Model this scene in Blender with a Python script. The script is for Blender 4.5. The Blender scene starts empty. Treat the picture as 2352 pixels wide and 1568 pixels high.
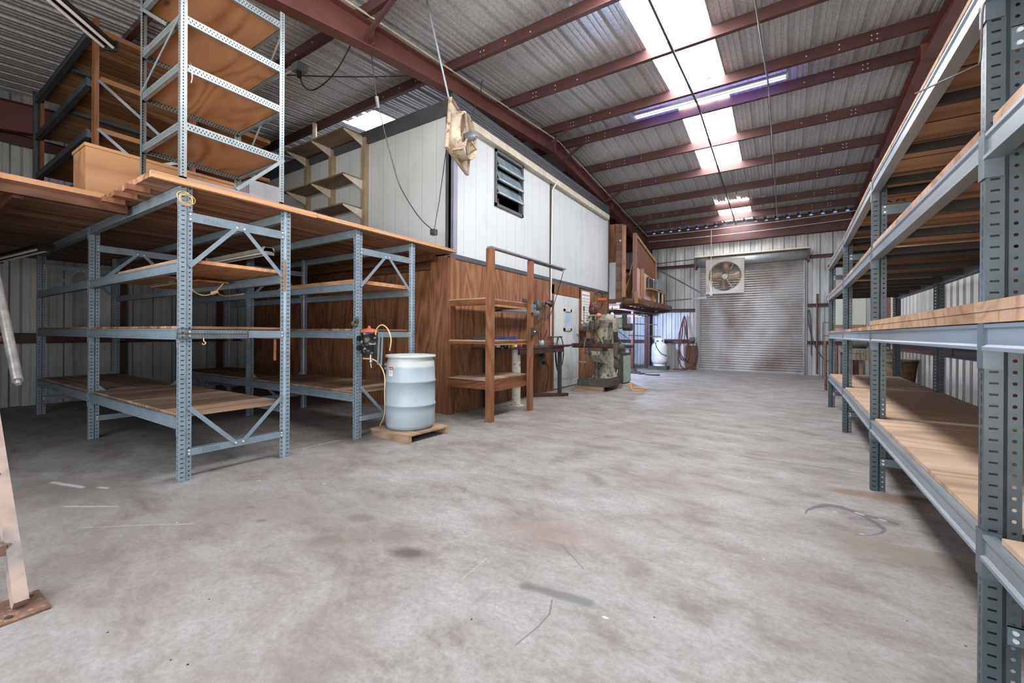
import bpy, math, random
from mathutils import Vector, Matrix
random.seed(7)
sc = bpy.context.scene
COL = sc.collection
R = math.radians
PI = math.pi

# ------------------------------------------------------------------ materials
def lin(h):
    h = h.lstrip('#'); o = []
    for i in (0, 2, 4):
        c = int(h[i:i+2], 16) / 255
        o.append(c / 12.92 if c <= .04045 else ((c + .055) / 1.055) ** 2.4)
    return (*o, 1)

class NT:
    def __init__(s, name):
        s.m = bpy.data.materials.new(name); s.m.use_nodes = True
        s.t = s.m.node_tree; s.t.nodes.clear()
        s.out = s.n('ShaderNodeOutputMaterial')
    def n(s, typ, **kw):
        x = s.t.nodes.new(typ)
        for k, v in kw.items(): setattr(x, k, v)
        return x
    def l(s, a, b): s.t.links.new(a, b)
    def put(s, sock, v):
        if hasattr(v, 'is_output'): s.l(v, sock)
        else: sock.default_value = v
    def math(s, op, a, b=0.0, c=None, clamp=False):
        x = s.n('ShaderNodeMath', operation=op, use_clamp=clamp)
        s.put(x.inputs[0], a); s.put(x.inputs[1], b)
        if c is not None: s.put(x.inputs[2], c)
        return x.outputs[0]
    def mix(s, f, a, b, blend='MIX'):
        x = s.n('ShaderNodeMix', data_type='RGBA', blend_type=blend)
        s.put(x.inputs[0], f); s.put(x.inputs[6], a); s.put(x.inputs[7], b)
        return x.outputs[2]
    def coord(s, scale=(1, 1, 1), kind='Object', rot=(0, 0, 0)):
        tc = s.n('ShaderNodeTexCoord'); mp = s.n('ShaderNodeMapping')
        mp.inputs['Scale'].default_value = scale; mp.inputs['Rotation'].default_value = rot
        s.l(tc.outputs[kind], mp.inputs[0]); return mp.outputs[0]
    def noise(s, vec, scale, detail=4, rough=.55, dist=0.0):
        x = s.n('ShaderNodeTexNoise'); s.l(vec, x.inputs['Vector'])
        x.inputs['Scale'].default_value = scale; x.inputs['Detail'].default_value = detail
        x.inputs['Roughness'].default_value = rough; x.inputs['Distortion'].default_value = dist
        return x.outputs['Fac']
    def ramp(s, f, *st):
        x = s.n('ShaderNodeValToRGB'); e = x.color_ramp.elements
        while len(e) < len(st): e.new(.5)
        for el, (p, c) in zip(e, st):
            el.position = p; el.color = c if len(c) == 4 else (*c, 1)
        s.l(f, x.inputs[0]); return x.outputs[0]
    def step(s, f, a, b):
        x = s.n('ShaderNodeMapRange', clamp=True); s.put(x.inputs[0], f)
        x.inputs[1].default_value = a; x.inputs[2].default_value = b
        return x.outputs[0]
    def bsdf(s, col, rough=.6, metal=0.0, spec=.4):
        b = s.n('ShaderNodeBsdfPrincipled')
        s.put(b.inputs['Base Color'], col); s.put(b.inputs['Roughness'], rough)
        s.put(b.inputs['Metallic'], metal); b.inputs['Specular IOR Level'].default_value = spec
        return b
    def bump(s, b, h, strength=.3, dist=.01):
        x = s.n('ShaderNodeBump'); x.inputs['Strength'].default_value = strength
        x.inputs['Distance'].default_value = dist
        s.l(h, x.inputs['Height']); s.l(x.outputs[0], b.inputs['Normal'])
    def done(s, sh): s.l(sh, s.out.inputs[0]); return s.m

def surf(name, c1, c2=None, rough=.6, metal=0.0, scale=6, stretch=(1, 1, 1), lo=.35, hi=.7, bump=0.0, c3=None, spots=0.0, spot_scale=40):
    n = NT(name); v = n.coord(stretch)
    if c2 is None: col = lin(c1)
    else:
        f = n.step(n.noise(v, scale, 5), lo, hi)
        col = n.mix(f, lin(c1), lin(c2))
    if c3 is not None:
        f = n.step(n.noise(n.coord(), spot_scale, 3), .62 - spots * .2, .68)
        col = n.mix(f, col, lin(c3))
    b = n.bsdf(col, rough, metal)
    if bump: n.bump(b, n.noise(v, scale * 4, 3), bump, .004)
    return n.done(b.outputs[0])

def wood(name, c1, c2, c3, stretch=(1, 1, 1), scale=3.0, rough=.65, board=None, knots=True):
    """grain follows the axis with the small stretch value; board=(axis, width) draws board joints"""
    n = NT(name); v = n.coord(stretch)
    a = n.noise(v, scale, 6, .6, .6)
    w = n.math('FRACT', n.math('MULTIPLY', n.noise(v, scale * .45, 2, .4, .4), 14))
    w = n.math('ABSOLUTE', n.math('SUBTRACT', w, .5))
    f = n.math('ADD', n.math('MULTIPLY', w, .9), n.math('MULTIPLY', n.step(a, .3, .75), .55))
    col = n.ramp(f, (0.05, lin(c3)), (.42, lin(c1)), (.95, lin(c2)))
    big = n.step(n.noise(n.coord(), 1.3, 3), .3, .7)
    col = n.mix(n.math('MULTIPLY', big, .35), col, lin(c3))
    if knots:
        vo = n.n('ShaderNodeTexVoronoi'); n.l(n.coord(tuple(min(1, x * 1.6) for x in stretch)), vo.inputs['Vector']); vo.inputs['Scale'].default_value = 2.1
        k = n.step(vo.outputs['Distance'], .07, .03)
        col = n.mix(n.math('MULTIPLY', k, .75), col, lin('#2a1710'))
    if board:
        ax, wd = board
        sx = n.n('ShaderNodeSeparateXYZ'); tc = n.n('ShaderNodeTexCoord'); n.l(tc.outputs['Object'], sx.inputs[0])
        q = n.math('DIVIDE', sx.outputs[ax], wd)
        fr = n.math('FRACT', q)
        d = n.math('ABSOLUTE', n.math('SUBTRACT', fr, .5))
        wn = n.n('ShaderNodeTexWhiteNoise', noise_dimensions='1D'); n.l(n.math('FLOOR', q), wn.inputs['W'])
        col = n.mix(n.math('MULTIPLY', wn.outputs[0], .8), col, n.mix(1.0, col, lin('#a8917f'), 'MULTIPLY'))
        gm = n.n('ShaderNodeNewGeometry'); sg = n.n('ShaderNodeSeparateXYZ'); n.l(gm.outputs['Normal'], sg.inputs[0])
        flat = n.math('GREATER_THAN', n.math('ABSOLUTE', sg.outputs[2]), .5)
        col = n.mix(n.math('MULTIPLY', n.step(d, .462, .485), flat), col, lin('#140b08'))
    b = n.bsdf(col, rough, 0, .25)
    n.bump(b, f, .12, .003)
    return n.done(b.outputs[0])

def emit(name, c, s):
    n = NT(name); e = n.n('ShaderNodeEmission'); e.inputs[0].default_value = lin(c); e.inputs[1].default_value = s
    return n.done(e.outputs[0])

def concrete():
    n = NT('concrete_slab'); v = n.coord()
    big = n.noise(v, .55, 6, .62, .5)
    mid = n.noise(n.coord((1, 1.7, 1), rot=(0, 0, .5)), 1.9, 10, .74, .25)
    fin = n.noise(v, 38, 6, .8)
    col = n.ramp(mid, (.31, lin('#8f837c')), (.46, lin('#bfb6b1')), (.66, lin('#dedbd8')))
    col = n.mix(n.math('MULTIPLY', n.step(big, .47, .7), .65), col, lin('#a18d81'))
    col = n.mix(n.math('MULTIPLY', n.step(n.noise(n.coord((1, 1, 1), rot=(0, 0, 1.2)), 2.6, 5, .6, .4), .56, .72), .5), col, lin('#8b7c74'))
    col = n.mix(n.math('MULTIPLY', n.step(n.noise(v, .9, 5, .6), .55, .75), .3), col, lin('#b9c2c4'))
    col = n.mix(n.math('MULTIPLY', n.step(fin, .38, .66), .55), col, lin('#8d857f'))
    # pits and flecks
    vo = n.n('ShaderNodeTexVoronoi'); n.l(v, vo.inputs['Vector']); vo.inputs['Scale'].default_value = 11; vo.inputs['Randomness'].default_value = 1
    sp = n.n('ShaderNodeSeparateColor'); n.l(vo.outputs['Color'], sp.inputs[0])
    pit = n.math('MULTIPLY', n.step(vo.outputs['Distance'], .06, .035), n.math('GREATER_THAN', sp.outputs[0], .6))
    col = n.mix(pit, col, lin('#1e1815'))
    vo2 = n.n('ShaderNodeTexVoronoi'); n.l(n.coord((1, 2.0, 1), rot=(0, 0, .6)), vo2.inputs['Vector']); vo2.inputs['Scale'].default_value = 4.3
    s2 = n.n('ShaderNodeSeparateColor'); n.l(vo2.outputs['Color'], s2.inputs[0])
    fl = n.math('MULTIPLY', n.step(vo2.outputs['Distance'], .075, .05), n.math('GREATER_THAN', s2.outputs[1], .8))
    col = n.mix(fl, col, lin('#f2f0ec'))
    # stains that belong to the slab: (x, y, rx, ry, rotation, colour, strength, softness)
    tc = n.n('ShaderNodeTexCoord'); sx = n.n('ShaderNodeSeparateXYZ'); n.l(tc.outputs['Object'], sx.inputs[0])
    wob = n.math('SUBTRACT', n.noise(v, 4.5, 4, .6), .5)
    X, Y = sx.outputs[0], sx.outputs[1]
    for (cx, cy, rx, ry, rot, c, st, soft) in STAINS:
        ca, sa = math.cos(rot), math.sin(rot)
        dx, dy = n.math('SUBTRACT', X, cx), n.math('SUBTRACT', Y, cy)
        a = n.math('DIVIDE', n.math('ADD', n.math('MULTIPLY', dx, ca), n.math('MULTIPLY', dy, sa)), rx)
        b = n.math('DIVIDE', n.math('SUBTRACT', n.math('MULTIPLY', dy, ca), n.math('MULTIPLY', dx, sa)), ry)
        d = n.math('SQRT', n.math('ADD', n.math('MULTIPLY', a, a), n.math('MULTIPLY', b, b)))
        d = n.math('ADD', d, n.math('MULTIPLY', wob, 1.3))
        col = n.mix(n.math('MULTIPLY', n.step(d, 1.0, 1.0 - soft), st), col, lin(c))
    # paint strokes, scuffs and scratches: polylines with a half width
    P2 = n.n('ShaderNodeCombineXYZ'); n.l(X, P2.inputs[0]); n.l(Y, P2.inputs[1])
    for pts, wd, c, st in STROKES:
        dm = None
        for k in range(len(pts) - 1):
            (ax_, ay_, wa), (bx_, by_, wb) = [(*p, wd) if len(p) == 2 else p for p in (pts[k], pts[k + 1])]
            L2 = (bx_ - ax_) ** 2 + (by_ - ay_) ** 2
            v1 = n.n('ShaderNodeVectorMath', operation='SUBTRACT'); n.l(P2.outputs[0], v1.inputs[0]); v1.inputs[1].default_value = (ax_, ay_, 0)
            dt = n.n('ShaderNodeVectorMath', operation='DOT_PRODUCT'); n.l(v1.outputs[0], dt.inputs[0]); dt.inputs[1].default_value = ((bx_ - ax_) / L2, (by_ - ay_) / L2, 0)
            tt = n.math('ADD', dt.outputs['Value'], 0.0, clamp=True)
            sc_ = n.n('ShaderNodeVectorMath', operation='SCALE'); sc_.inputs[0].default_value = (bx_ - ax_, by_ - ay_, 0); n.l(tt, sc_.inputs['Scale'])
            dv = n.n('ShaderNodeVectorMath', operation='DISTANCE'); n.l(v1.outputs[0], dv.inputs[0]); n.l(sc_.outputs[0], dv.inputs[1])
            q = n.math('DIVIDE', dv.outputs['Value'], n.math('ADD', n.math('MULTIPLY', tt, wb - wa), wa))
            dm = q if dm is None else n.math('MINIMUM', dm, q)
        col = n.mix(n.math('MULTIPLY', n.step(n.math('ADD', dm, n.math('ADD', n.math('MULTIPLY', wob, 1.4), n.math('MULTIPLY', n.math('SUBTRACT', fin, .5), 2.2))), 1.25, .55), st), col, lin(c))
    # saw cut joints
    for (ax, pos) in ((1, 4.84), (0, -4.3)):
        d = n.math('ABSOLUTE', n.math('SUBTRACT', n.math('ADD', sx.outputs[ax], n.math('MULTIPLY', wob, .012)), pos))
        f_ = n.math('MULTIPLY', n.step(d, .009, .004), .75)
        if ax == 0: f_ = n.math('MULTIPLY', f_, n.step(Y, 2.3, 2.6))
        col = n.mix(f_, col, lin('#4f4640'))
    col = n.mix(1.0, col, (.50, .50, .505, 1), 'MULTIPLY')
    b = n.bsdf(col, n.ramp(mid, (.3, (.6, .6, .6)), (.7, (.42, .42, .42))), 0, .35)
    n.bump(b, fin, .08, .004)
    return n.done(b.outputs[0])

STAINS = [
    (-1.75, 1.66, .17, .08, .35, '#6f6059', .85, .7), (-2.33, 1.8, .12, .07, .4, '#83766d', .6, .7),
    (-1.45, 2.5, .035, .12, .5, '#8f8a86', .5, .5),
    (.66, 4.22, .5, .16, .05, '#9c7f66', .8, .6), (.95, 4.3, .3, .09, .05, '#6b4a35', .85, .6),
    (.56, 3.2, .36, .13, -.1, '#a89a8b', .8, .25), (.5, 3.1, .3, .08, .2, '#a89a8b', .6, .3), (-.353, 2.014, .08, .04, .2, '#8d827b', .6, .5), (-2.842, 1.417, .05, .03, .3, '#7b6f67', .7, .4), (-3.117, 1.481, .05, .03, .3, '#7b6f67', .7, .4), (-2.244, 1.501, .12, .07, .5, '#85786f', .55, .6), (-2.0, 1.75, .35, .14, .5, '#9a8a80', .6, .8),
    (-4.15, 3.15, .55, .25, .2, '#756a63', .7, .6), (-1.2, 2.35, .55, .28, .3, '#b29a8e', .6, .8),
    (-2.2, 1.5, .3, .12, .6, '#9c8f86', .5, .8), (-1.6, 4.35, .3, .12, .2, '#8b7d76', .6, .8),
    (-3.3, 4.75, .3, .12, .1, '#85776e', .6, .8), (-3.0, 1.5, .8, .3, .4, '#a3978e', .5, .8),
    (-4.5, .9, 1.1, .3, .3, '#8f8379', .6, .9), (-.7, 8.3, .8, .6, .2, '#a89c95', .5, .9), (0.1, 5.1, .4, .1, -.1, '#a39388', .5, .7),
]

STROKES = [
    ([(.132, 3.514, .004), (.143, 3.589, .008), (.195, 3.695, .02), (.271, 3.782, .03), (.347, 3.80, .032), (.414, 3.752, .028), (.468, 3.712, .026), (.534, 3.699, .026), (.621, 3.655, .02)], .02, '#78787b', .9),
    ([(.47, 3.68, .02), (.51, 3.604, .026), (.533, 3.546, .02), (.541, 3.501, .012), (.517, 3.436, .008), (.455, 3.361, .006), (.367, 3.316, .003)], .02, '#78787b', .9),
    ([(.43, 3.735, .012), (.46, 3.72, .012)], .01, '#f0efec', .9), ([(.545, 3.69, .01), (.57, 3.68, .01)], .01, '#f0efec', .9),
    ([(-1.048, 1.751), (-.974, 1.768), (-.846, 1.788), (-.743, 1.801)], .032, '#7d7d7e', .75),
    ([(-.886, 1.726), (-.851, 1.634), (-.854, 1.534), (-.877, 1.401)], .004, '#77706b', .7),
    ([(-1.072, 2.204), (-.87, 2.05)], .004, '#77706b', .6), ([(-1.35, 1.861), (-1.338, 1.625)], .003, '#e6e3df', .6),
    ([(-3.672, .741), (-3.391, .977), (-3.14, 1.166)], .004, '#ece9e4', .7),
    ([(-4.95, .85), (-4.6, .95)], .02, '#efeeea', .85), ([(-4.5, 1.02), (-4.42, 1.05)], .018, '#efeeea', .85), ([(-4.2, .78), (-3.9, .98)], .008, '#efeeea', .7),
    ([(-4.28, 2.4), (-4.24, 2.95)], .02, '#e6e2dc', .6),
]
M = {}
def mats():
    M['concrete'] = concrete()
    M['roof'] = surf('galvanised_roof_sheet', '#c6c8ca', '#dcddde', .38, .35, 40, (1, .5, 1), .38, .62, 0, '#9fa1a2', .2, 60)
    M['wallmetal'] = surf('galvanised_wall_sheet', '#9da0a2', '#c2c3c1', .5, .25, 3, (1, 1, .25), .35, .7)
    M['wallmetal_r'] = surf('bare_galvanised_side_sheet', '#b5b6b8', '#cfcdc8', .34, .45, 2, (1, 1, .3), .35, .7)
    M['shutter'] = surf('weathered_shutter_steel', '#aeaba8', '#7a685c', .42, .3, 1.0, (1, 1, .6), .44, .72)
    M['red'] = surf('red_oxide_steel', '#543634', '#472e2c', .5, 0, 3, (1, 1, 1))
    M['redlit'] = surf('red_oxide_steel_lit', '#744a45', '#67403b', .5, 0, 2.5)  # lighter copy of the red oxide steel, with the light painted in
    M['bolt'] = surf('zinc_bolt', '#d8dadc', None, .35, .4)
    M['rack'] = surf('blue_grey_rack_enamel', '#77838d', '#6a7680', .42, .1, 9, (1, 1, 1), .4, .7)
    M['rackdark'] = surf('dark_grey_rack_enamel', '#4c5358', '#3e4448', .5, .2, 7)
    M['barblack'] = surf('brown_black_bar_steel', '#35302e', '#2a2624', .5, .1, 6)
    M['rackgrey'] = surf('slate_grey_rack_enamel', '#66747b', '#5a666d', .42, .25, 9)
    M['connector'] = surf('slate_connector_plate', '#59636a', '#505a60', .38, .3, 9)
    M['beamgal'] = surf('galvanised_beam_steel', '#8f989f', '#7f8890', .4, .5, 9, (1, .2, 1))
    M['galv'] = None
    M['ply'] = wood('orange_plywood_wall', '#8a5f45', '#a67a5b', '#583823', (1, 1, .16), 4.6)
    M['plyX'] = wood('plywood_shelf_face', '#b58760', '#c99d74', '#8f6038', (.25, 1, 1), 3.0)
    M['deck'] = wood('old_deck_plank', '#a98269', '#c0987c', '#5f4232', (1, .1, 1), 5, board=(0, .115))
    M['shelf_ply'] = wood('worn_shelf_sheet', '#b09680', '#c4aa93', '#8b7260', (.12, 1, 1), 3)
    M['plank'] = wood('tan_plank', '#b88f68', '#cba37c', '#84603f', (1, .1, 1), 5, board=(0, .2))
    M['deckedge'] = wood('sawn_pine_edge', '#b98c66', '#cda37b', '#8c6244', (1, .1, 1), 4, knots=False)
    M['shelf_x'] = wood('grey_brown_shelf_board', '#a58c77', '#bda48d', '#75604f', (1, .12, 1), 4, board=(0, .29))
    M['shelf_y'] = wood('worn_shelf_plank', '#a88e78', '#c0a68e', '#7a6352', (.12, 1, 1), 4, board=(1, .28))
    M['pineboard'] = wood('bare_rack_board', '#bd9c80', '#ceb096', '#8c6e58', (.12, 1, 1), 4, board=(1, .3))
    M['pine'] = wood('raw_layered_board', '#b9987c', '#cbab8f', '#8f7259', (1, .1, 1), 5, knots=False)
    M['joist'] = wood('dark_stained_joist', '#5c3d2c', '#6f4c38', '#38241a', (.3, .3, 1), 4)
    M['stud'] = wood('brown_stud_wood', '#7f553d', '#966a4f', '#563626', (1, 1, .12), 5)
    M['studlight'] = wood('light_stud_wood', '#9e7858', '#b38b69', '#74543b', (1, 1, .12), 5)
    M['rail'] = wood('brown_rail_wood', '#744930', '#88593d', '#4a2b1b', (.2, .2, 1), 5)
    M['box'] = wood('pale_birch_ply', '#b68a62', '#c79d75', '#946a48', (1, .3, 1), 2, knots=False)
    M['pallet'] = wood('weathered_pallet_wood', '#9a8068', '#b09880', '#6a5442', (.15, .8, 1), 5)
    M['beamwood'] = wood('old_timber', '#6c5142', '#836553', '#463124', (.2, .2, 1), 4)
    M['dusty'] = wood('dusty_grey_shelf', '#7d6a58', '#94816d', '#574839', (.15, 1, 1), 3)
    M['osb'] = surf('brown_strand_board', '#7a4a2e', '#4e2c1c', .7, 0, 16, (1, 1, .3))
    M['pink'] = surf('pink_foam_board', '#c9a195', '#bf968b', .7, 0, 3)
    M['pinkpost'] = surf('dull_red_post', '#7d5852', None, .6)
    n = NT('white_insulated_panel'); v = n.coord()
    sx = n.n('ShaderNodeSeparateXYZ'); n.l(n.n('ShaderNodeTexCoord').outputs['Object'], sx.inputs[0])
    s = n.math('ADD', sx.outputs[0], sx.outputs[1])
    d = n.math('ABSOLUTE', n.math('SUBTRACT', n.math('FRACT', n.math('MULTIPLY', s, 3.3)), .5))
    col = n.mix(n.math('MULTIPLY', n.step(n.noise(n.coord((1, 1, .3)), 2.5, 6, .65), .5, .8), .5), lin('#c2c6c8'), lin('#a3a39f'))
    col = n.mix(n.math('MULTIPLY', n.step(n.noise(v, 9, 4, .7), .68, .74), .5), col, lin('#8a8883'))
    col = n.mix(n.math('MULTIPLY', n.step(d, .475, .49), .45), col, lin('#7f8588'))
    M['white'] = n.done(n.bsdf(col, .5).outputs[0])
    M['trimdark'] = surf('dark_grey_flashing', '#55565b', '#4a4b50', .5, .2, 5)
    M['trimlav'] = surf('pale_grey_flashing', '#8f90a0', None, .5, .2)
    M['cream'] = surf('cream_painted_steel', '#d0c8b8', '#b9ad9a', .5, 0, 6)
    M['tan'] = surf('tan_painted_steel', '#a08f78', '#8c7b66', .5, 0, 6)
    M['doorwhite'] = surf('scuffed_white_door_paint', '#cdd1d1', '#a4a6a4', .5, 0, 3, (1, 1, .4), .45, .75)
    M['drum'] = None
    M['black'] = surf('black_plastic', '#191817', '#2a2826', .5, 0, 20)
    M['blackgloss'] = surf('oily_black_paint', '#161616', '#2c2b29', .25, 0, 18, c3='#8e8b86', spots=.1, spot_scale=14)
    M['peach'] = surf('peach_lamp_shade', '#b9825a', '#a06c48', .5, 0, 8)
    M['orange'] = surf('orange_plastic', '#b5533a', '#8e4a38', .6, 0, 12)
    M['rust'] = surf('rusted_steel_plate', '#6e5344', '#4f3a30', .8, 0, 14, c3='#8a6a55', spots=.3)
    M['stair'] = surf('peeling_pink_primer', '#8d766a', '#9a867b', .6, 0, 4, c3='#5f5e5d', spots=.75, spot_scale=5)
    M['pipe'] = surf('galvanised_pipe', '#a9a3a0', '#7a7472', .4, .6, 12)
    M['chrome'] = surf('worn_bright_steel', '#b9bbbd', '#8d8f92', .25, .9, 20)
    M['steel'] = surf('dark_tool_steel', '#4a4746', '#5e5b58', .4, .6, 14)
    M['mach'] = surf('greasy_machine_enamel', '#a5a08e', '#7e7868', .5, 0, 5, c3='#3b352d', spots=.45, spot_scale=11)
    M['machdark'] = surf('grimy_cast_iron', '#5a554d', '#3c3833', .6, .2, 9)
    M['table'] = surf('oiled_brown_table_iron', '#5a4338', '#402f28', .4, .4, 9)
    M['redmotor'] = surf('dirty_red_motor_enamel', '#6e2f2a', '#33292a', .4, 0, 7)
    M['green'] = surf('pale_green_enamel', '#9fb0a2', '#7e8f83', .5, 0, 8)
    M['propane'] = surf('white_tank_paint', '#dcdcda', '#c9c8c4', .4, 0, 4)
    M['paper'] = surf('white_paper', '#dedbd6', None, .8)
    M['print'] = surf('grey_print', '#55555a', None, .8)
    M['hose'] = surf('dull_red_rubber', '#6c3335', '#54282a', .5, 0, 9)
    M['clearhose'] = surf('yellowed_clear_tube', '#c8a878', '#b08e62', .35, 0, 10)
    M['rope'] = surf('white_cord', '#d8d4cc', None, .8)
    M['fanpaint'] = surf('dusty_cream_fan_paint', '#c8b9a4', '#9a8672', .55, 0, 5, c3='#7c6552', spots=.3, spot_scale=16)
    M['fanwhite'] = surf('off_white_fan_paint', '#c6c2bc', '#b0aaa2', .5, 0, 4)
    M['blade'] = surf('dusty_brown_blade', '#8f7d6d', '#75645a', .5, .1, 5)
    M['bladelight'] = surf('dusty_tan_blade', '#ad9a84', '#94826e', .5, .1, 5)
    M['tube'] = surf('unlit_white_glass_tube', '#e4e0d8', None, .2)
    M['fixture'] = surf('white_fixture_enamel', '#c9c4bc', '#b1aca4', .4, 0, 6)
    M['fixblack'] = surf('black_fixture_enamel', '#1c1a1a', None, .4)
    M['yellow'] = surf('yellow_paint', '#d99a2b', None, .5)
    M['blue'] = surf('blue_card', '#2b3f78', None, .6)
    M['redc'] = surf('red_label', '#a9302c', None, .5)
    M['greenc'] = surf('green_label', '#2f5a3c', None, .5)
    M['teal'] = surf('dark_teal_label', '#25474a', None, .5)
    M['greymetal'] = surf('grey_steel_box', '#8b8f92', '#75787b', .4, .4, 8)
    M['boxsilver'] = surf('scuffed_silver_card', '#9c9ca0', '#84848a', .4, .3, 5)
    M['basket'] = wood('weathered_basket_slat', '#8d7457', '#a88e6f', '#57432f', (1, 1, .15), 6, board=(2, .11))
    M['benchwood'] = wood('grey_weathered_timber', '#8a7a6b', '#a29384', '#5c4f44', (1, 1, .2), 5)
    M['sheetgreen'] = surf('pale_mint_board', '#c6ccc0', '#b8beb2', .6, 0, 2)
    M['bulb'] = emit('lit_lamp_bulb', '#eaf1ff', 60)
    M['littube'] = emit('lit_bluish_tube', '#d6d8ff', .9)
    M['baytube'] = emit('lit_bay_tube', '#9db9ff', 9)
    M['gap_glow'] = emit('blue_daylight_gap', '#8fb2f0', .5)  # glow given to the eave pieces for sky seen through the rib ends
    # skylight: translucent white sheet lit by the sky, with dirt specks
    n = NT('translucent_skylight_sheet'); v = n.coord((1, .35, 1))
    f = n.math('MULTIPLY', n.step(n.noise(v, 22, 5, .75), .64, .7), n.step(n.noise(n.coord((1, .15, 1)), 3.2, 2), .5, .62))
    e = n.n('ShaderNodeEmission'); n.l(n.mix(f, lin('#fbfcff'), lin('#2c2a28')), e.inputs[0]); e.inputs[1].default_value = SKY_E
    M['sky'] = n.done(e.outputs[0])
    # perforated galvanised angle (holes from the UV map)
    def holes(name, c1, c2, rough, metal, rows, through):
        n = NT(name); uv = n.n('ShaderNodeUVMap'); sx = n.n('ShaderNodeSeparateXYZ'); n.l(uv.outputs[0], sx.inputs[0])
        tot = None; rt_ = None
        for (u0, hw, hh, per, off, rnd) in rows:
            a = n.math('ABSOLUTE', n.math('SUBTRACT', sx.outputs[0], u0))
            zz = n.math('FRACT', n.math('ADD', n.math('DIVIDE', sx.outputs[1], per), off))
            b = n.math('MULTIPLY', n.math('ABSOLUTE', n.math('SUBTRACT', zz, .5)), per)
            if rnd:
                q = n.math('ADD', n.math('POWER', n.math('DIVIDE', a, hw), 2.0), n.math('POWER', n.math('DIVIDE', b, hh), 2.0))
                h = n.math('LESS_THAN', q, 1.0)
            else: h = n.math('MULTIPLY', n.math('LESS_THAN', a, hw), n.math('LESS_THAN', b, hh))
            tot = h if tot is None else n.math('MAXIMUM', tot, h)
            if rnd: rt_ = h if rt_ is None else n.math('MAXIMUM', rt_, h)
        col = n.mix(n.step(n.noise(n.coord(), 11, 4), .4, .7), lin(c1), lin(c2))
        b = n.bsdf(col, rough, metal)
        if through:
            n.l(n.mix(tot, col, lin('#0d0e10')), b.inputs['Base Color'])
            t = n.n('ShaderNodeBsdfTransparent'); ms = n.n('ShaderNodeMixShader')
            n.l(rt_, ms.inputs[0]); n.l(b.outputs[0], ms.inputs[1]); n.l(t.outputs[0], ms.inputs[2])
            return n.done(ms.outputs[0])
        n.l(n.mix(tot, col, lin('#0d0e10')), b.inputs['Base Color'])
        return n.done(b.outputs[0])
    rows = [(.0225, .005, .013, .038, 0, False), (.0675, .011, .0035, .038, .5, False), (.124, .0058, .0058, .038, .5, True)]
    M['post'] = holes('perforated_blue_grey_post', '#7d8993', '#6d7983', .42, .1, rows, False)
    M['postgrey'] = holes('perforated_slate_post', '#4d5559', '#434b4f', .4, .3, rows, True)
    r2 = [(.012, .0045, .0075, .026, 0, True), (.034, .0045, .0075, .026, .5, True), (.065, .0045, .0075, .026, 0, True)]
    M['galv'] = holes('slotted_galvanised_angle', '#949c9f', '#858d90', .38, .5, r2, False)
    r3 = [(.02, .0075, .0045, .026, 0, True), (.04, .0075, .0045, .026, .5, True)]
    M['galvrail'] = holes('slotted_galvanised_rail', '#939b9e', '#838b8e', .36, .5, r3, False)
    # drum: pale blue translucent plastic, whiter above the liquid line
    n = NT('pale_blue_drum_plastic'); sx = n.n('ShaderNodeSeparateXYZ'); n.l(n.n('ShaderNodeTexCoord').outputs['Object'], sx.inputs[0])
    f = n.step(n.math('ADD', sx.outputs[2], n.math('MULTIPLY', n.noise(n.coord(), 3, 3), .02)), .735, .75)
    col = n.mix(f, lin('#97a2a9'), lin('#b4b7b6'))
    col = n.mix(n.math('MULTIPLY', n.step(n.noise(n.coord((1, 1, .4)), 5, 5, .7), .5, .8), .3), col, lin('#8b9298'))
    M['drum'] = n.done(n.bsdf(col, .38).outputs[0])

SKY_E = 16.0
mats()

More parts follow.
